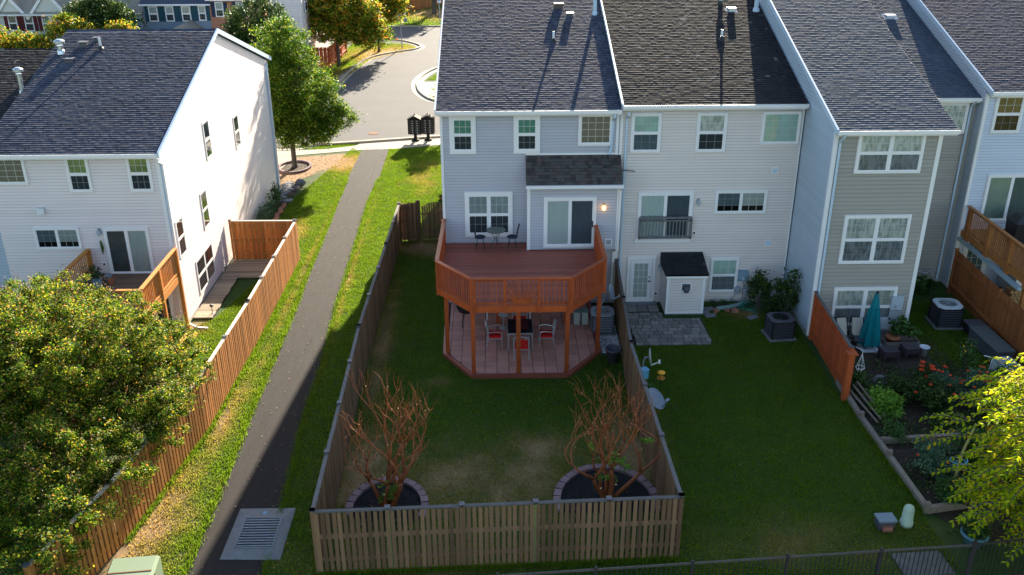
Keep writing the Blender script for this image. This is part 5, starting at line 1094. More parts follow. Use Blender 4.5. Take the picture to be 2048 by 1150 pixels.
# pear tree ring
t = struct('tree_ring', poly([(-11.65 + .85 * math.cos(a), 18.9 + 1.1 * math.sin(a)) for a in np.linspace(0, 6.28, 20)[:-1]], .018), SOIL)
for i in range(26): a = 6.283 * i / 26; part('edging_block', MB().cbox((-11.65 + .9 * math.cos(a), 18.9 + 1.15 * math.sin(a), .06), (.24, .14, .12), math.atan2(1.15 * math.cos(a), -.9 * math.sin(a))), EDGEB, t)
t = struct('flagstones', poly(fine([(-12.3, 12.5), (-11.7, 16), (-10.6, 16.3), (-10.5, 15.4), (-10.9, 13.2), (-11.2, 12.2), (-12.3, 12.5)], .08, 8)[:-1], .012), SOIL)
rr = random.Random(8)
for i in range(26):
    x, y = rr.uniform(-11.65, -10.85), rr.uniform(12.8, 16.0); n = rr.choice((5, 6)); s_ = rr.uniform(.16, .3); part('flagstone', MB().prism([(x + s_ * math.cos(6.28 * k / n) * rr.uniform(.8, 1.1), y + s_ * math.sin(6.28 * k / n) * rr.uniform(.8, 1.1)) for k in range(n)], .012, .05 + .02 * rr.random()), CONG, t)
t = struct('brick_edging', MB().box(-11.0, -10.8, 8.0, 12.4, 0, .03), SOIL)
for i in range(30): part('brick', MB().cbox((-10.9 + .04 * math.sin(i), 8.1 + i * .145, .06), (.2, .11, .09), rr.uniform(-.15, .15)), BRICK, t)
shrub('shrub', 'flowering shrub against the sunlit side wall of the white house', -11.35, 9.8, [(0, -.5, .5, .25, .8, .5), (.05, .9, .6, .25, .5, .5)], 2600, .07, LF_BLUE, seed=11, nclump=90)
shrub('shrub', 'second shrub behind it at the rear corner of the white house', -11.3, 12.2, [(0, 0, .6, .3, .6, .6)], 1500, .07, LF_GRN, seed=12)
shrub('flower_shrub', 'small red-flowered shrub at the side of the grey-blue house', -2.6, 11.5, [(0, 0, .4, .3, .6, .4)], 900, .08, LF_GRN, seed=13, flowers=(14, FLOW, .05))
tmesh('brick_column', MB().box(-2.75, -2.45, 9.2, 9.5, 0, .7), BRICK, 'low red brick stub behind the arched gate', 'brick column', (-2.6, 9.35, 0))
tmesh('rock', MB().lathe((-10.75, 15.8, 0), [(.3, 0), (.28, .15), (.15, .28), (.03, .3)], 7, sy=.7), CONG, 'grey rock at the end of the flagstones by the pear tree', 'rock', (-10.75, 15.8, 0))

# ================================================================ drain, transformer, utilities
t = struct('storm_drain', MB().add([(-7.02, -14.9, .03), (-5.5, -14.95, .03), (-5.5, -12.88, .03), (-7.0, -12.88, .03), (-6.74, -14.6, .10), (-5.74, -14.6, .10), (-5.76, -13.36, .10), (-6.74, -13.36, .10), (-7.02, -14.9, 0), (-5.5, -14.95, 0), (-5.5, -12.88, 0), (-7.0, -12.88, 0)],
    [(0, 1, 5, 4), (1, 2, 6, 5), (2, 3, 7, 6), (3, 0, 4, 7), (8, 9, 1, 0), (9, 10, 2, 1), (10, 11, 3, 2), (11, 8, 0, 3)]), CONG)
part('drain_pit', MB().add([(-6.74, -14.6, .035), (-5.74, -14.6, .035), (-5.76, -13.36, .035), (-6.74, -13.36, .035)], [(0, 1, 2, 3)]), DARK, t)
GR = mat('grate_steel', (.10, .13, .17), .45, metal=.4)
part('grate_frame', MB().box(-6.74, -5.75, -14.6, -14.56, .05, .112).box(-6.74, -5.75, -13.40, -13.36, .05, .112).box(-6.74, -6.70, -14.56, -13.40, .05, .112).box(-5.79, -5.75, -14.56, -13.40, .05, .112), GR, t)
gb = MB().box(-.455, .455, -.028, .028, 0, .05).mesh('grate_bar', GR)
for i in range(11): inst('grate_bar', gb, t, (-6.245, -14.50 + i * .104, .058))
part('drain_marker', MB().lathe((-6.28, -13.12, .068), [(.055, 0), (.055, .006)], 16), BLUEP, t)
t = thing('transformer', 'pale green electrical transformer box at the bottom left', 'transformer', (-8.55, -16.5, 0), rz=.10)
mb = MB(); Z = 1.02; mb.add([(-.55, -.75, 0), (.55, -.75, 0), (.55, .62, 0), (-.55, .62, 0), (-.55, -.75, Z - .08), (.55, -.75, Z - .08), (.55, .62, Z - .08), (-.55, .62, Z - .08), (-.49, -.69, Z), (.49, -.69, Z), (.49, .56, Z), (-.49, .56, Z)], [(0, 1, 5, 4), (1, 2, 6, 5), (2, 3, 7, 6), (3, 0, 4, 7), (4, 5, 9, 8), (5, 6, 10, 9), (6, 7, 11, 10), (7, 4, 8, 11), (8, 9, 10, 11)])
part('cabinet', mb, TRANSF, t, local=True); part('lid_seam', MB().box(-.5, .5, .02, .05, Z + .001, Z + .012).box(.551, .558, .02, .05, .1, Z - .08), RUST, t, local=True); part('base_slab', MB().box(-.62, .62, -.8, .7, 0, .08), CONG, t, local=True)
t = thing('utility_box', 'low blue-grey utility box with a red brick face on the lawn', 'utility box', (10.12, -14.0, 0), rz=.04)
part('lid', MB().box(-.24, .24, -.18, .18, .26, .31), UTIL, t, local=True); part('cabinet', MB().box(-.21, .21, -.15, .15, 0, .26), GREYD, t, local=True); part('brick_face', MB().box(-.13, .12, -.24, -.16, 0, .15), BRK2, t, local=True)
tmesh('utility_pedestal', MB().lathe((10.72, -13.95, 0), [(.17, 0), (.17, .14), (.145, .15), (.14, .52), (.11, .60), (.04, .64)], 20), PEDG, 'pale green rounded utility pedestal beside the timber edging', 'utility pedestal', (10.72, -13.95, 0), smooth=True)
t = thing('planter_pot', 'blue planter with a trailing plant by the corner of the timber edging', 'planter', (12.1, -14.75, 0)); part('pot', MB().lathe((0, 0, 0), [(.2, 0), (.3, .3), (.34, .32), (.33, .38), (.28, .38), (.26, .3)], 20), mat('pot_blue', (.10, .22, .30), .4), t, local=True, smooth=True)
P, _ = crown_pts([(0, 0, .5, .32, .32, .15)], 900, 30, .1, 4); link('foliage', leafmesh('foliage', P, .09, LF_GRN), t)
struct('concrete_slab', MB().cbox((10.5, -15.5, .03), (1.25, .85, .06), .07), mat('slab_weathered', (.13, .12, .115), .9, nz=.4, scale=4, bump=.4, bscale=30)); struct('pavement', poly([(5, -16.95), (18, -16.0), (18, -19), (5, -19)], .012), mat('side_pavement', (.30, .27, .25), .9, nz=.2, scale=3))
# timber edging
TIM = mat('grey_timber', (.24, .19, .155), .85, rand=.2, nz=.35, scale=8)
t = thing('timber_edging', 'long grey timber edging between the lawn and the garden beds', 'edging', (11.4, -7, 0)); EP = [(11.42, -6.6), (11.36, -8.9), (11.42, -11.0), (11.48, -13.45)]
for a, b in zip(EP, EP[1:]): part('timber', MB().beam((*a, .10), (*b, .10), .14, .2), TIM, t)
for x, y in EP[1:]: part('stake', MB().box(x - .08, x + .06, y - .06, y + .06, 0, .34), TIM, t)
part('timber', MB().beam((11.5, -10.15, .10), (14.6, -9.95, .10), .14, .2), TIM, t); part('timber', MB().beam((11.5, -13.45, .10), (12.9, -13.2, .10), .14, .2), TIM, t)
t = thing('split_rail', 'low pale rails behind the end of the red privacy fence', 'rail', (11.6, -7, 0))
for z, dx in ((.25, 0), (.42, .1), (.55, .2)): part('rail', MB().beam((11.5 + dx, -7.4, z), (11.75 + dx, -9.2, z * .6), .04, .06), TIM, t)
struct('garden_soil', poly([(11.5, -3.4), (15.9, -3.4), (16.2, -8), (18.0, -10), (18, -15.5), (12.4, -14.6), (11.5, -13.4), (11.45, -7)], .012), SOIL)
# ================================================================ garden of house C
t = thing('patio_umbrella', 'closed teal garden umbrella in front of the taupe house', 'umbrella', (13.35, -4.15, 0))
part('pole', MB().tube([(0, 0, 0), (0, 0, 2.25)], .02, 8), GREY, t, local=True); part('base', MB().box(-.3, .3, -.3, .3, 0, .08), PLAST, t, local=True)
mb = MB(); n = 24
prof = [(.40, .22), (.36, .6), (.29, 1.0), (.22, 1.45), (.16, 1.62), (.20, 1.64), (.13, 1.95), (.05, 2.18), (.02, 2.22)]
for r_, z in prof:
    for k in range(n): a = 2 * math.pi * k / n; q = r_ * (1 + (.28 if k % 3 == 0 else -.12) * (1 if z < 1.63 else .4)); mb.v.append((q * math.cos(a) * .8, q * math.sin(a) * .8, z + .03 * math.sin(a * 3)))
for i in range(len(prof) - 1):
    for k in range(n): a = i * n + k; b = i * n + (k + 1) % n; mb.f.append((a, b, b + n, a + n))
part('canopy', mb, TEAL, t, local=True, smooth=False); part('finial', MB().lathe((0, 0, 2.2), [(.04, 0), (.05, .05), (.01, .09)], 10), BLACK, t, local=True)
def sling(x, rz, label):
    t = thing('garden_chair', label, 'chair', (x, -3.85, 0), 'beige garden chairs', rz); SL_ = MATS.get('beige_sling') or mat('beige_sling', (.55, .50, .42), .8)
    part('backrest', MB().beam((0, -.05, .42), (0, .22, 1.0), .34, .03, up=(0, 1, 0)), SL_, t, local=True); part('seat', MB().box(-.2, .2, -.45, 0, .38, .41), GREYD, t, local=True)
    for sx in (-1, 1):
        part('armrest', MB().tube([(sx * .25, -.45, .0), (sx * .25, -.42, .55), (sx * .25, .1, .6), (sx * .22, .24, 1.02)], .018, 6), BLACK, t, local=True); part('leg', MB().tube([(sx * .25, .05, .6), (sx * .25, .2, 0)], .018, 6), BLACK, t, local=True)
sling(12.45, .1, 'beige garden chair left of the teal umbrella'); sling(12.98, -.1, 'beige garden chair partly behind the teal umbrella')
def sq_table(x, y, label, m): 
    t = thing('side_table', label, 'table', (x, y, 0), 'brown resin side tables', .1); part('tabletop', MB().box(-.28, .28, -.24, .24, .38, .42), m, t, local=True)
    for sx in (-.25, .25):
        for sy in (-.21, .21): part('leg', MB().box(sx - .03, sx + .03, sy - .03, sy + .03, 0, .38), m, t, local=True)
    part('skirt', MB().box(-.26, .26, -.22, .22, .2, .375), m, t, local=True)
BRN = mat('brown_resin', (.06, .045, .055), .5)
sq_table(13.75, -4.95, 'brown resin side table left, at the umbrella foot', BRN); sq_table(14.6, -4.75, 'brown resin side table right, touching the white bucket', BRN)
tmesh('bucket', MB().lathe((15.12, -4.7, 0), [(.13, 0), (.17, .33), (.18, .33), (.18, .36), (.155, .36), (.12, .06)], 20), PLAST, 'white plastic bucket beside the brown side table', 'bucket', (15.12, -4.7, 0), smooth=True)
tmesh('ball', MB().lathe((14.05, -4.35, .02), [(.03, 0), (.09, .04), (.10, .1), (.08, .16), (.02, .19)], 14), PLAST, 'small white ball on the ground between the brown tables', 'ball', (14.05, -4.35, .02), smooth=True)
t = thing('raised_planter', 'timber planter box with terracotta pot and green leaves by the taupe corner', 'planter box', (14.6, -3.85, 0)); part('box', MB().ring(-.62, .62, 0, .22, .03, 0, .01).box(-.62, .62, -.3, -.27, 0, .24).box(-.62, .62, .2, .23, 0, .24).box(-.62, -.59, -.27, .2, 0, .24).box(.59, .62, -.27, .2, 0, .24), TIM, t, local=True)
part('pot', MB().lathe((-.3, -.05, .05), [(.15, 0), (.24, .28), (.27, .28), (.26, .34), (.2, .33)], 16), TERRA, t, local=True, smooth=True); P, _ = crown_pts([(-.1, 0, .75, .35, .25, .35), (.4, 0, .5, .3, .25, .25)], 900, 26, .1, 6); link('foliage', leafmesh('foliage', P, .13, LF_GRN, .8), t)
tmesh('doormat', MB().box(13.75, 14.35, -4.1, -3.7, .02, .035), BLUEG, 'dark grey mat between the umbrella and the planter box', 'mat', (14, -3.9, 0))
t = thing('hanging_basket', 'white wire hanging basket on the end post of the red fence', 'basket', (11.75, -7.35, .8)); mb = MB()
for k in range(4): a = k * 1.57; mb.tube([(0, 0, .75), (.14 * math.cos(a), .14 * math.sin(a), .25), (.05 * math.cos(a), .05 * math.sin(a), .1)], .008, 4)
mb.tube([(.14 * math.cos(a), .14 * math.sin(a), .25) for a in np.linspace(0, 6.28, 14)], .01, 4); mb.tube([(0, 0, .75), (.0, 0, .85), (-.2, .1, .95)], .012, 4); part('wire', mb, PLAST, t, local=True)
tmesh('lantern_post', MB().box(11.18, 11.36, -7.75, -7.55, 0, 1.72).box(11.12, 11.42, -7.81, -7.49, 1.72, 1.78), FENR, 'red end post of the privacy fence with a flat cap', 'post', (11.27, -7.65, 0))
def deckbox(label, x, y, w, l, h, m1, m2, rz): t = thing('storage_box', label, 'storage box', (x, y, 0), 'garden storage boxes', rz); part('tub', MB().box(-w / 2, w / 2, -l / 2, l / 2, 0, h), m1, t, local=True); part('lid', MB().box(-w / 2 - .03, w / 2 + .03, -l / 2 - .03, l / 2 + .03, h, h + .05), m2, t, local=True); return t
deckbox('long dark garden storage box along the brown fence', 17.55, -4.55, .62, 1.9, .52, GREYD, mat('box_lid', (.10, .12, .12), .5), .03); deckbox('blue-grey storage tub nearest the camera at the brown fence', 17.35, -6.2, .55, .95, .42, PLAST, BLUEG, .1); deckbox('small black box behind the pale-topped air conditioner', 17.75, -3.0, .6, .6, .35, BLACK, GREYD, 0)
HOSTA = [(16.1, .6, .3), (16.6, .9, .25), (17.1, .5, .28), (15.6, .9, .3), (17.5, 1.0, .22)]
t = thing('hosta_plants', 'broad-leaved green plants in the recess behind the pale-topped air conditioner', 'plants', (16.5, .7, 0)); P, _ = crown_pts([(x - 16.5, y - .7, z, .45, .4, .22) for x, y, z in HOSTA], 420, 60, .16, 9); link('foliage', leafmesh('foliage', P, .28, LF_GRN, .65), t)
GB = [('bright green feathery bush beside the timber edging', 12.2, -8.6, [(0, 0, .45, .4, .8, .4)], 3600, .10, LF_LIME, None), ('dark bush behind the feathery bush', 13.0, -7.6, [(0, 0, .4, .8, .7, .4)], 3000, .08, LF_DK, None),
      ('marigold bush in the middle of the garden', 15.3, -8.0, [(0, 0, .6, .9, .9, .5), (-.9, .4, .5, .5, .5, .4)], 5000, .08, LF_BLUE, (34, FLOW, .055)), ('tall sprig with orange buds behind the marigolds', 15.75, -6.4, [(0, 0, .9, .22, .22, .7)], 700, .08, LF_GRN, (7, FLOY, .03)),
      ('orange and yellow flowers nearest the brown fence', 16.6, -7.6, [(0, 0, .6, .6, .8, .5)], 2600, .08, LF_GRN, (24, FLOY, .045)), ('mixed grey-green herbs in the lower garden bed', 12.5, -11.6, [(0, 0, .35, .7, 1.0, .35)], 4200, .09, LF_BLUE, (5, FLOW, .04)),
      ('leafy plants at the lower corner of the timber edging', 12.4, -13.0, [(0, 0, .35, .5, .5, .3)], 1800, .10, LF_GRN, (6, FLOY, .035)), ('purple-brown low plant in front of the cross timber', 13.0, -10.6, [(0, 0, .25, .35, .3, .2)], 700, .06, DRYL, None),
      ('dark leafy mass under the yellow-green tree', 15.0, -11.8, [(0, 0, .5, 1.5, 1.6, .5)], 5200, .11, LF_DK, (8, FLOW, .05)), ('green tangle near the pond stones', 12.0, -6.9, [(0, 0, .3, .3, .5, .3)], 900, .09, LF_GRN, None), ('tall green stalks beside the brown fence boxes', 15.6, -9.2, [(0, 0, .8, .7, .7, .6)], 3200, .10, LF_GRN, (10, FLOY, .05)), ('dense dark bush left of the marigolds', 13.9, -8.2, [(0, 0, .5, .7, .8, .5)], 3000, .09, LF_DK, (6, FLOW, .06)), ('pale green bush with red blooms under the cherry sprays', 14.0, -11.2, [(0, 0, .6, .8, .8, .5)], 3200, .10, LF_GRN, (9, FLOW, .05)), ('bushy reddish-green plant by the lower timber corner', 11.95, -9.9, [(0, 0, .3, .3, .5, .3)], 1000, .08, LF_GRN, None), ('low dark growth behind the cross timber', 14.2, -9.4, [(0, 0, .25, 1.2, .5, .25)], 2200, .08, LF_DK, None)]
for i, (lb, x, y, bl, n, s_, m, fl) in enumerate(GB): shrub('garden_plant', lb, x, y, bl, n, s_, m, seed=30 + i, nclump=80, cat='plant', flowers=fl)
shrub('flower_bush', 'red-orange blooms on dark stems left of the marigold bush', 14.2, -7.0, [(0, 0, .5, .5, .5, .4)], 1600, .08, LF_DK, seed=51, flowers=(7, FLOW, .10), cat='flowers')
tmesh('garden_rock', MB().lathe((12.75, -6.75, 0), [(.25, 0), (.24, .2), (.15, .34), (.03, .38)], 9), CONG, 'rounded grey rock between the bushes and the tables', 'rock', (12.75, -6.75, 0))
mb = MB(); mb.tube([(12.9 + .22 * math.cos(a), -12.0 + .22 * math.sin(a), .45 + .02 * a) for a in np.linspace(0, 12.5, 50)], .016, 5); tmesh('hose_coil', mb, BLUEP, 'coil of blue hose among the lower garden plants', 'hose', (12.9, -12, .4))
mb = MB().tube([(12.62, -12.45, 0), (12.68, -12.45, 1.2), (12.9, -12.4, 2.1)], [.04, .035, .03], 6); tmesh('garden_stake', mb, mat('bamboo', (.42, .36, .14), .6), 'pale leaning garden stake at the edge of the yellow-green tree', 'stake', (12.62, -12.45, 0))
mb = MB().tube([(16.25, -6.9, 0), (16.3, -6.9, 1.1), (16.05, -6.8, 1.12)], .018, 5); tmesh('plant_hook', mb, PLAST, 'thin white bent support rod behind the marigolds', 'rod', (16.25, -6.9, 0))

# ================================================================ street things
MBX = mat('mailbox_black', (.010, .010, .011), .75, spec=.15)
def mailbox(label, x, y):
    t = thing('mailbox_cluster', label, 'mailboxes', (x, y, .02), 'black cluster mailboxes', -.1)
    part('pedestal', MB().lathe((0, 0, 0), [(.25, 0), (.24, .08), (.11, .14), (.10, .42), (.14, .46)], 12), MBX, t, local=True); part('cabinet', MB().box(-.42, .42, -.25, .25, .46, 1.42), MBX, t, local=True)
    part('roof', MB().add([(-.47, -.3, 1.42), (.47, -.3, 1.42), (.47, .3, 1.42), (-.47, .3, 1.42), (0, -.3, 1.66), (0, .3, 1.66)], [(0, 1, 4), (2, 3, 5), (1, 2, 5, 4), (3, 0, 4, 5), (0, 3, 2, 1)]).lathe((0, 0, 1.6), [(.03, 0), (.04, .1), (.01, .16)], 8), MBX, t, local=True)
    dm = MB().box(-.17, .17, -.012, 0, 0, .125).mesh('door', mat('mailbox_door', (.03, .03, .034), .3) if 'mailbox_door' not in MATS else MATS['mailbox_door']); nm = MB().box(-.03, .03, -.006, 0, 0, .03).mesh('number_plate', PLAST)
    for i in range(2):
        for j in range(6):
            o = inst('door', dm, t, (0, 0, 0)); o.location = (-.2 + i * .4, -.252, .52 + j * .145); q = bpy.data.objects.new('number_plate', nm); COL.objects.link(q); q.parent = o; q.location = (.08 - .1 * (i), -.013, .06)
mailbox('black cluster mailbox, left of the two at the kerb', -5.05, 24.5); mailbox('black cluster mailbox, right one nearer the grey-blue house', -4.25, 24.6)
t = thing('street_sign', 'blue double street-name sign at the road junction', 'street sign', (-8.86, 57.9, 0)); part('post', MB().tube([(0, 0, 0), (0, 0, 3.0)], .05, 6), GREY, t, local=True); part('name_blade', MB().cbox((-.15, 0, 3.15), (1.3, .04, .35), .5), SIGNB, t, local=True); part('name_blade', MB().cbox((.1, 0, 2.75), (1.3, .04, .35), -.6), SIGNB, t, local=True)
t = thing('road_sign', 'small white parking sign on the grass across the road', 'sign', (-6.0, 73.5, 0)); part('post', MB().tube([(0, 0, 0), (0, 0, 3.1)], .05, 6), GREY, t, local=True); part('plate', MB().box(-.2, .2, -.06, -.02, 2.3, 3.1), PLAST, t, local=True); part('marking', MB().box(-.12, .12, -.075, -.062, 2.5, 2.75), BLUEP, t, local=True)

# ================================================================ far houses
def far_house(name_label, xa, xb, y, ze, depth, ridge, m, roofm, loc, wins=(), shut=None, gables=(), trimm=WHITE):
    t = thing('townhouse', name_label, 'house', loc); part('wall', MB().box(xa, xb, y, y + depth, 0, ze), m, t); lap_siding(wallM(0, y, '-y'), lambda z: [(xa, xb)], .1, ze - .05, .16, m, t)
    yr = y + depth / 2; part('roof', MB().add([(xa - .2, y - .3, ze), (xb + .2, y - .3, ze), (xb + .2, yr, ze + ridge), (xa - .2, yr, ze + ridge), (xb + .2, y + depth + .3, ze), (xa - .2, y + depth + .3, ze)], [(0, 1, 2, 3), (3, 2, 4, 5), (1, 4, 2), (5, 0, 3), (0, 5, 4, 1)]), roofm, t)
    part('gutter', MB().box(xa - .2, xb + .2, y - .42, y - .302, ze - .12, ze), trimm, t)
    MW = wallM(0, y - .02, '-y')
    for (a, b, c, d, st, bl) in wins: window(t, MW, a, b, c, d, st, (bl, BL_D), (3, 2), trim=.06, sill=False, blindstyle=('f', 'f'))
    if shut:
        for (a, b, c, d, st, bl) in wins:
            for (u, v) in ((a - .34, a - .03), (b + .03, b + .34)): part('shutter', MB(MW).box(u, v, -.05, -.022, c, d), shut, t)
    for (a, b, h, yo) in gables:
        gm = MB(); xm = (a + b) / 2; gm.add([(a, y - yo, ze - .3), (b, y - yo, ze - .3), (xm, y - yo, ze + h), (a, y + 2, ze - .3), (b, y + 2, ze - .3), (xm, y + 4, ze + h)], [(0, 1, 2), (1, 4, 5, 2), (3, 0, 2, 5)]); gp = part('gable', gm, m, t)
        part('gable_roof', MB().beam((a - .15, y - yo - .12, ze - .42), (xm, y - yo - .12, ze + h + .06), .1, .22).beam((b + .15, y - yo - .12, ze - .42), (xm, y - yo - .12, ze + h + .06), .1, .22), trimm, gp)
        part('gable_slope', MB().add([(a - .2, y - yo - .1, ze - .36), (xm, y - yo - .1, ze + h + .14), (xm, y + 4, ze + h + .14), (a - .2, y + 3, ze - .36)], [(0, 1, 2, 3)]).add([(b + .2, y - yo - .1, ze - .36), (xm, y - yo - .1, ze + h + .14), (xm, y + 4, ze + h + .14), (b + .2, y + 3, ze - .36)], [(0, 3, 2, 1)]), roofm, gp)
    return t
far_house('cream gabled house with maroon shutters across the street', -44.5, -36.7, 50, 4.55, 9, 3.2, CREAM, TANR, (-40, 50, 0), [(-41.9, -41.15, 3.15, 4.42, 'hung', BL_TAN), (-40.5, -39.75, 3.1, 4.42, 'hung', BL_TAN), (-39.0, -37.5, 3.1, 4.40, 'double', BL_SLATE)], MAROON, [(-42.9, -40.2, 1.35, .02), (-40.0, -36.6, 1.75, .05)])
far_house('blue-grey house with dark teal shutters across the street', -30.2, -24.5, 50, 5.32, 9, 2.6, LAWNBLUE, SH_A[0], (-27, 50, 0), [(-29.75, -28.98, 3.85, 5.12, 'hung', BL_T), (-28.32, -27.6, 3.85, 5.12, 'hung', BL_T), (-26.92, -26.15, 3.85, 5.12, 'hung', BL_T), (-25.48, -24.85, 3.9, 5.14, 'hung', BL_T)], TEALD)
far_house('brick and navy-shuttered house right of the blue-grey one', -24.48, -20, 50.0, 5.7, 9, 2.6, BRICK, SH_A[0], (-22.5, 50, 0), [(-24.0, -23.3, 4.2, 5.45, 'hung', BL_T), (-22.2, -21.5, 4.2, 5.45, 'hung', BL_T)], NAVY)
far_house('small house with a blue-white wall behind the dark trees', -36.5, -31.2, 52, 4.3, 8, 2.6, SID_E, TANR, (-34, 52, 0), [(-36.2, -35.5, 2.8, 4.1, 'hung', BL_D)], NAVY)
t = thing('porch', 'tan shingled porch gable peeking over the white house ridge', 'porch', (-26.3, 45, 0)); part('roof', MB().add([(-28.4, 44, 2.6), (-24.2, 44, 2.6), (-26.2, 44, 4.0), (-28.4, 49.9, 2.6), (-24.2, 49.9, 2.6), (-26.2, 49.9, 4.0)], [(0, 1, 2), (0, 2, 5, 3), (1, 4, 5, 2)]), TANR, t); part('wall', MB().box(-28, -24.6, 44.2, 49.9, 0, 2.6), LAWNBLUE, t)
t = thing('townhouse', 'tall white house with grey-shuttered windows behind the pear tree', 'house', (-17, 52, 0)); part('wall', MB().box(-18.6, -15.8, 46, 58, 0, 9.2), SID_L, t); lap_siding(wallM(-15.8, 46, '+x'), lambda z: [(0, 12)], .1, 9.1, .16, SID_L, t); lap_siding(wallM(0, 46, '-y'), lambda z: [(-18.6, -15.8)], .1, 9.1, .16, SID_L, t, 'front_siding')
part('roof', MB().add([(-18.8, 45.7, 9.2), (-15.5, 45.7, 9.2), (-15.5, 52, 11.4), (-18.8, 52, 11.4), (-15.5, 58.3, 9.2), (-18.8, 58.3, 9.2)], [(0, 1, 2, 3), (3, 2, 4, 5), (1, 4, 2), (5, 0, 3)]), SH_A[0], t)
MW = wallM(-15.8, 46, '+x')
for (a, c) in ((1.2, 4.9), (1.2, 1.6), (5.0, 4.9), (6.8, 1.6), (9.5, 4.9)):
    window(t, MW, a, a + 1.1, c, c + 1.6, 'hung', (BL_SLATE, BL_D), (3, 2), trim=.07, sill=False, blindstyle=('f', 'f'))
    for u in (a - .45, a + 1.13): part('shutter', MB(MW).box(u, u + .4, -.05, -.022, c, c + 1.6), GREY, t)
# front lawns of the far row and trees
tree('pear_tree', 'big green pear tree beside the sunlit white house', (-11.65, 18.9, 0), [(-11.1, 18.9, 4.4, 2.3, 1.9, 2.6), (-11.7, 18.9, 6.5, 1.65, 1.5, 2.05), (-10.1, 18.6, 3.0, 1.8, 1.3, 1.6), (-12.3, 18.8, 2.9, 1.6, 1.3, 1.8), (-8.9, 18.6, 3.1, 1.3, .9, .75), (-10.8, 18.7, 2.2, 1.6, 1.3, .8)], 85000, 800, .12, LF_PEAR, .32, 1.4, .15, seed=41, limbs=16)
tree('shade_tree', 'dark green tree behind the pear tree and the ridge of the white house', (-19, 38, 0), [(-17.2, 36, 5.2, 2.2, 2.0, 2.8), (-18.2, 36, 3.5, 2.0, 2.0, 2.2), (-15.8, 36, 3.4, 1.6, 1.6, 2.2)], 22000, 300, .2, LF_DK, .45, 2.5, .2, seed=42)
tree('shade_tree', 'round dark green tree between the two far houses', (-33, 46, 0), [(-32.6, 46, 4.8, 2.4, 2, 2.2), (-30.8, 46, 4.2, 1.3, 1.6, 1.8)], 15000, 220, .24, LF_DK, .5, 2, .2, seed=43)
for i, (x, y, r_, z, lb) in enumerate(((-33.2, 42, 1.9, 4.2, 'yellow-green bush tree over the white house ridge, in front of the dark tree'), (-29.6, 43, 1.2, 3.9, 'small yellow-green tree right of it above the ridge'), (-38.8, 42, 2.0, 3.1, 'orange-yellow tree in front of the maroon-shuttered house'), (-42.0, 44, 1.9, 3.9, 'orange-yellow tree at the top left edge'), (-36.5, 42, 1.7, 2.8, 'low yellow tree behind the left neighbouring roof'))):
    tree('autumn_tree', lb, (x, y, 0), [(x, y, z, r_, r_, r_ * .75)], 7000, 120, .22, LF_AUT, .4, 1.2, .1, seed=60 + i, limbs=6)
tree('autumn_tree', 'large green and orange autumn tree left of the road bend', (-13.7, 49.8, 0), [(-13.0, 49.6, 4.4, 3.3, 2.6, 2.5), (-10.9, 49.4, 3.2, 2.2, 2, 1.6), (-15.0, 50, 5.4, 1.9, 2, 2.0)], 30000, 380, .24, LF_AUT, .5, 2, .16, seed=44)
tree('autumn_tree', 'orange-topped autumn tree nearest the street sign', (-10.9, 56.4, 0), [(-10.2, 56.4, 5.4, 2.0, 1.8, 2.0), (-9.6, 56.4, 4.2, 1.6, 1.5, 1.5), (-11.4, 57, 6.2, 1.8, 1.8, 1.6)], 17000, 240, .24, LF_AUT, .5, 2.4, .12, seed=45)
tree('autumn_tree', 'thin-stemmed autumn tree between the two bigger ones', (-11.9, 58.8, 0), [(-12.0, 59, 6.2, 2.2, 2, 1.9)], 9000, 150, .26, LF_AUT, .5, 2.4, .1, seed=46, stems=3)
tree('small_tree', 'small multi-stemmed tree on the far grass bank', (-7.1, 81.5, 0), [(-7.2, 81.5, 5, 2.2, 1.8, 1.8)], 5000, 90, .35, LF_AUT, .55, 2.2, .12, seed=47, stems=3)
for i, (x, y) in enumerate(((-20, 92), (-14, 94), (-9, 97), (-3, 100))): tree('far_tree', ('dark tree behind the far brown fence, ' + ('leftmost', 'second from left', 'third from left', 'rightmost')[i]), (x, y, 0), [(x, y, 5, 3.2, 2.5, 3.4)], 5000, 90, .5, LF_AUT if i % 2 else LF_DK, .7, 2, .2, seed=70 + i)
tree('side_tree', 'small tree mostly hidden behind the grey-blue house near the mailboxes', (-2.9, 26.0, 0), [(-2.9, 26, 2.4, 1.0, 1.0, .9)], 3500, 60, .14, LF_PEAR, .3, 1.2, .07, seed=48)
CM_BLOBS = [(-12.6, -9.8, 3.1, 3.6, 2.9, 2.3), (-10.6, -9.2, 2.6, 1.8, 2.2, 1.7), (-14.5, -10, 3.4, 2.8, 2.6, 2.2), (-11.0, -12.6, 2.2, 1.6, 1.8, 1.6), (-13.4, -13.0, 2.2, 2.0, 1.8, 1.7), (-9.8, -8.4, 2.1, 1.1, 1.5, 1.1), (-10.0, -11.2, 2.7, 1.3, 1.9, 1.1), (-10.9, -13.9, 2.6, 1.3, 1.7, 1.1), (-9.7, -10.3, 2.35, 1.1, 1.6, .8), (-10.0, -12.6, 2.35, 1.1, 1.6, .85), (-10.9, -15.0, 2.2, 1.3, 1.3, 1.0), (-12.8, -15.2, 2.3, 2.0, 1.4, 1.4), (-12.4, -11, 4.2, 2.8, 3.0, 1.5), (-9.35, -9.0, 2.0, .85, 1.2, .7), (-9.25, -12.2, 2.0, 1.0, 1.5, .75), (-9.7, -14.4, 2.0, 1.1, 1.3, .8), (-10.7, -16.0, 1.9, 1.5, 1.3, 1.1), (-11.6, -17.2, 1.6, 1.6, 1.1, 1.1), (-10.3, -16.6, 1.6, .9, .9, .8), (-9.6, -10.8, 2.6, 1.3, 1.5, .9)]
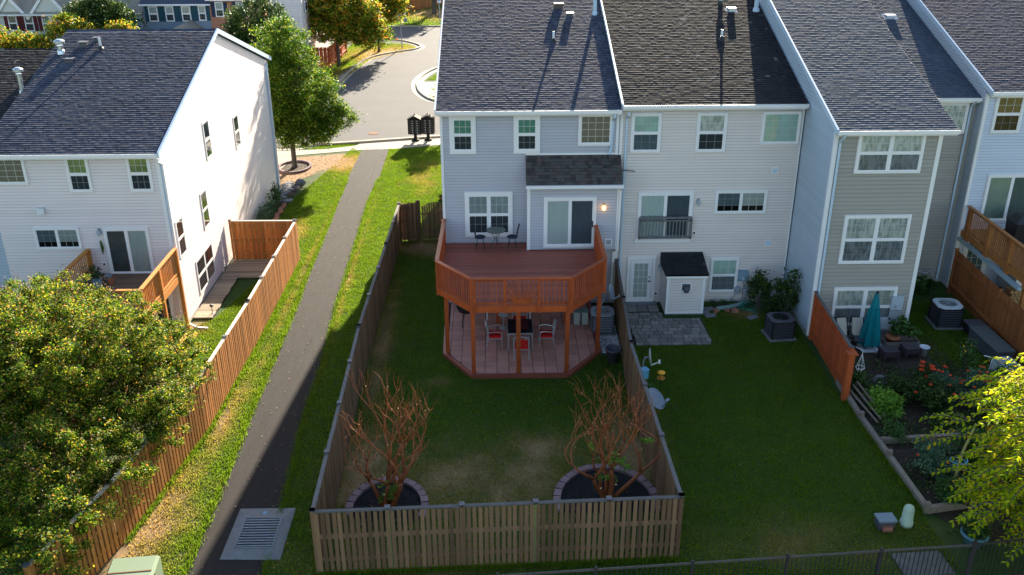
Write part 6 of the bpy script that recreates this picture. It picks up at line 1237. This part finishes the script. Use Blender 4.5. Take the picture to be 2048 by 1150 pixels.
cm_ = tree('crepe_myrtle', 'big leafy crepe myrtle with brown seed heads filling the lower left', (-12.2, -10.0, 0), CM_BLOBS, 330000, 2600, .074, LF_BIG, .17, 1.0, .1, seed=49, limbs=20, stems=5, bark=MYRT, shell=.55)
P_, C_ = crown_pts(CM_BLOBS, 10, 2600, .2, 49, .55); C_ = C_[C_[:, 2] > 2.3][:900]; q_ = np.random.default_rng(3)
P_ = np.repeat(C_, 16, 0) + q_.normal(size=(len(C_) * 16, 3)) * np.array([.06, .06, .13]) + np.array([0, 0, .2]); link('seed_heads', leafmesh('seed_heads', P_ - np.array((-12.2, -10.0, 0)), .05, mat('seed_head', (.30, .15, .08), .8, island=.3), .5, 0, 8), cm_, kind='stuff')

# yellow-green tree in the lower right: drooping sprays of pointed leaves
def spray_tree(label, base, sprays, seed, leaf=.15):
    t = thing('cherry_tree', label, 'tree', base); r = random.Random(seed); mb = MB(); V = []; F = []
    mb.tube([base, (base[0] + .1, base[1], 1.6), (base[0], base[1] + .2, 3.4)], [.11, .09, .06], 8)
    for (p, q, droop) in sprays:
        p, q = Vector(p), Vector(q); L = (q - p).length; n = max(4, int(L / .11)); pts = [p.lerp(q, i / n) + Vector((0, 0, droop * 4 * (i / n) * (1 - i / n) * .5 + r.uniform(-.015, .015))) for i in range(n + 1)]
        mb.tube(pts, [.022 * (1 - .75 * i / n) for i in range(n + 1)], 5)
        for i in range(1, n + 1):
            d = (pts[i] - pts[i - 1]).normalized(); side = d.cross(Vector((0, 0, 1))).normalized()
            for s in (-1, 1):
                for kk in range(2):
                    ld = (d * r.uniform(.3, .9) + side * s * r.uniform(.6, 1.1) + Vector((0, 0, r.uniform(-.45, .05)))).normalized(); l = leaf * r.uniform(.65, 1.15); wv = ld.cross(Vector((r.uniform(-.4, .4), r.uniform(-.4, .4), 1))).normalized() * l * .2; nn = wv.cross(ld).normalized() * l * .06
                    a = pts[i] + Vector((r.uniform(-.02, .02),) * 3); o = len(V); V.extend([a, a + ld * l * .35 + wv + nn, a + ld * l * .7 + wv * .8 + nn, a + ld * l, a + ld * l * .7 - wv * .8 + nn, a + ld * l * .35 - wv + nn, a + ld * l * .5 - nn]); F.extend([(o, o + 6, o + 1), (o + 1, o + 6, o + 2), (o + 2, o + 6, o + 3), (o + 3, o + 6, o + 4), (o + 4, o + 6, o + 5), (o + 5, o + 6, o)])
    part('branches', mb, BARK, t, smooth=True); m2 = MB(); m2.v = [tuple(v) for v in V]; m2.f = F; part('leaves', m2, LF_YEL, t, kind='stuff'); return t
r = random.Random(5); sp = []
for i in range(760):
    z = r.uniform(.9, 5.2); Rz = 3.5 * math.sqrt(max(.05, 1 - ((z - 2.8) / 2.9) ** 2)); a = r.uniform(0, 6.283); e = Rz * (r.uniform(.35, 1) ** .6) * (1 + .14 * math.sin(3 * a + z * 2.3)); L = r.uniform(.6, 1.2); a2 = a + r.uniform(-.35, .35)
    sp.append(((14.3 + (e - L) * math.cos(a), -15.1 + (e - L) * math.sin(a), z + .12), (14.3 + (e - L) * math.cos(a) + L * math.cos(a2), -15.1 + (e - L) * math.sin(a) + L * math.sin(a2), z - r.uniform(-.05, .35)), r.uniform(.15, .4)))
spray_tree('yellow-green cherry tree with drooping leafy sprays at the lower right', (14.3, -15.1, 0), sp, 5, .15)
for o in list(bpy.data.objects):
    if o.type == 'MESH' and o.data.users == 0: pass

# fallen leaves on lawns, path and roofs' feet
def litter(n, x0, x1, y0, y1, size, seed, z=.035):
    q = np.random.default_rng(seed); P = np.stack([q.uniform(x0, x1, n), q.uniform(y0, y1, n), np.full(n, z)], 1); link('fallen_leaves', leafmesh('fallen_leaves', P, size, DRYL, .6, 3., seed), kind='stuff')
litter(700, -9.4, -4.8, -17, 22, .055, 1); litter(320, -4.3, 4.3, -15, -6, .05, 2); litter(300, 4.8, 11.3, -15.5, -4, .045, 3); litter(500, -12.3, -8.6, 15.5, 21.5, .07, 4); litter(260, 11.6, 16, -14, -4, .06, 5)
# weeds and longer grass along fence feet
def tufts(pts, n, seed):
    q = np.random.default_rng(seed); L = [(Vector(a), Vector(b)) for a, b in zip(pts, pts[1:])]; w = np.array([(b - a).length for a, b in L]); k = q.choice(len(L), n, p=w / w.sum()); V = []
    for i in k:
        a, b = L[i]; p = a.lerp(b, q.random()); x, y = p.x + q.normal() * .06, p.y + q.normal() * .06; h = q.uniform(.06, .17); t = q.uniform(0, 6.28); V += [(x - .01 * math.cos(t), y - .01 * math.sin(t), 0), (x + .01 * math.cos(t), y + .01 * math.sin(t), 0), (x + q.normal() * .04, y + q.normal() * .04, h)]
    me = bpy.data.meshes.new('long_grass'); me.from_pydata(V, [], [(3 * i, 3 * i + 1, 3 * i + 2) for i in range(n)]); me.materials.append(BLADE); link('long_grass', me, kind='stuff')
tufts([(-4.45, -15.5), (4.45, -15.12)], 5000, 1); tufts([(-4.52, -15.4), (-4.7, -5.6), (-4.58, 6.9)], 6000, 2); tufts([(4.5, -15.0), (4.38, -7.0), (4.6, -3.7)], 4000, 3); tufts([(-8.66, 4.7), (-8.74, -3.5), (-8.92, -9), (-9.6, -14.2)], 6000, 4); tufts(PATHL[1:], 7000, 5); tufts(PATHR[1:], 7000, 6); tufts([(11.3, -7.5), (11.28, -9), (11.34, -11), (11.4, -13.4)], 2500, 7)

q_ = np.random.default_rng(12); n_ = 9000; P_ = np.stack([q_.uniform(11.6, 16.2, n_), q_.uniform(-14.4, -5.2, n_), q_.uniform(.03, .16, n_)], 1); k_ = vnoise(P_[:, 0], P_[:, 1], 1.1, 6) > .5
link('ground_cover', leafmesh('ground_cover', P_[k_], .085, LF_DK, .55, .8, 7), kind='stuff')
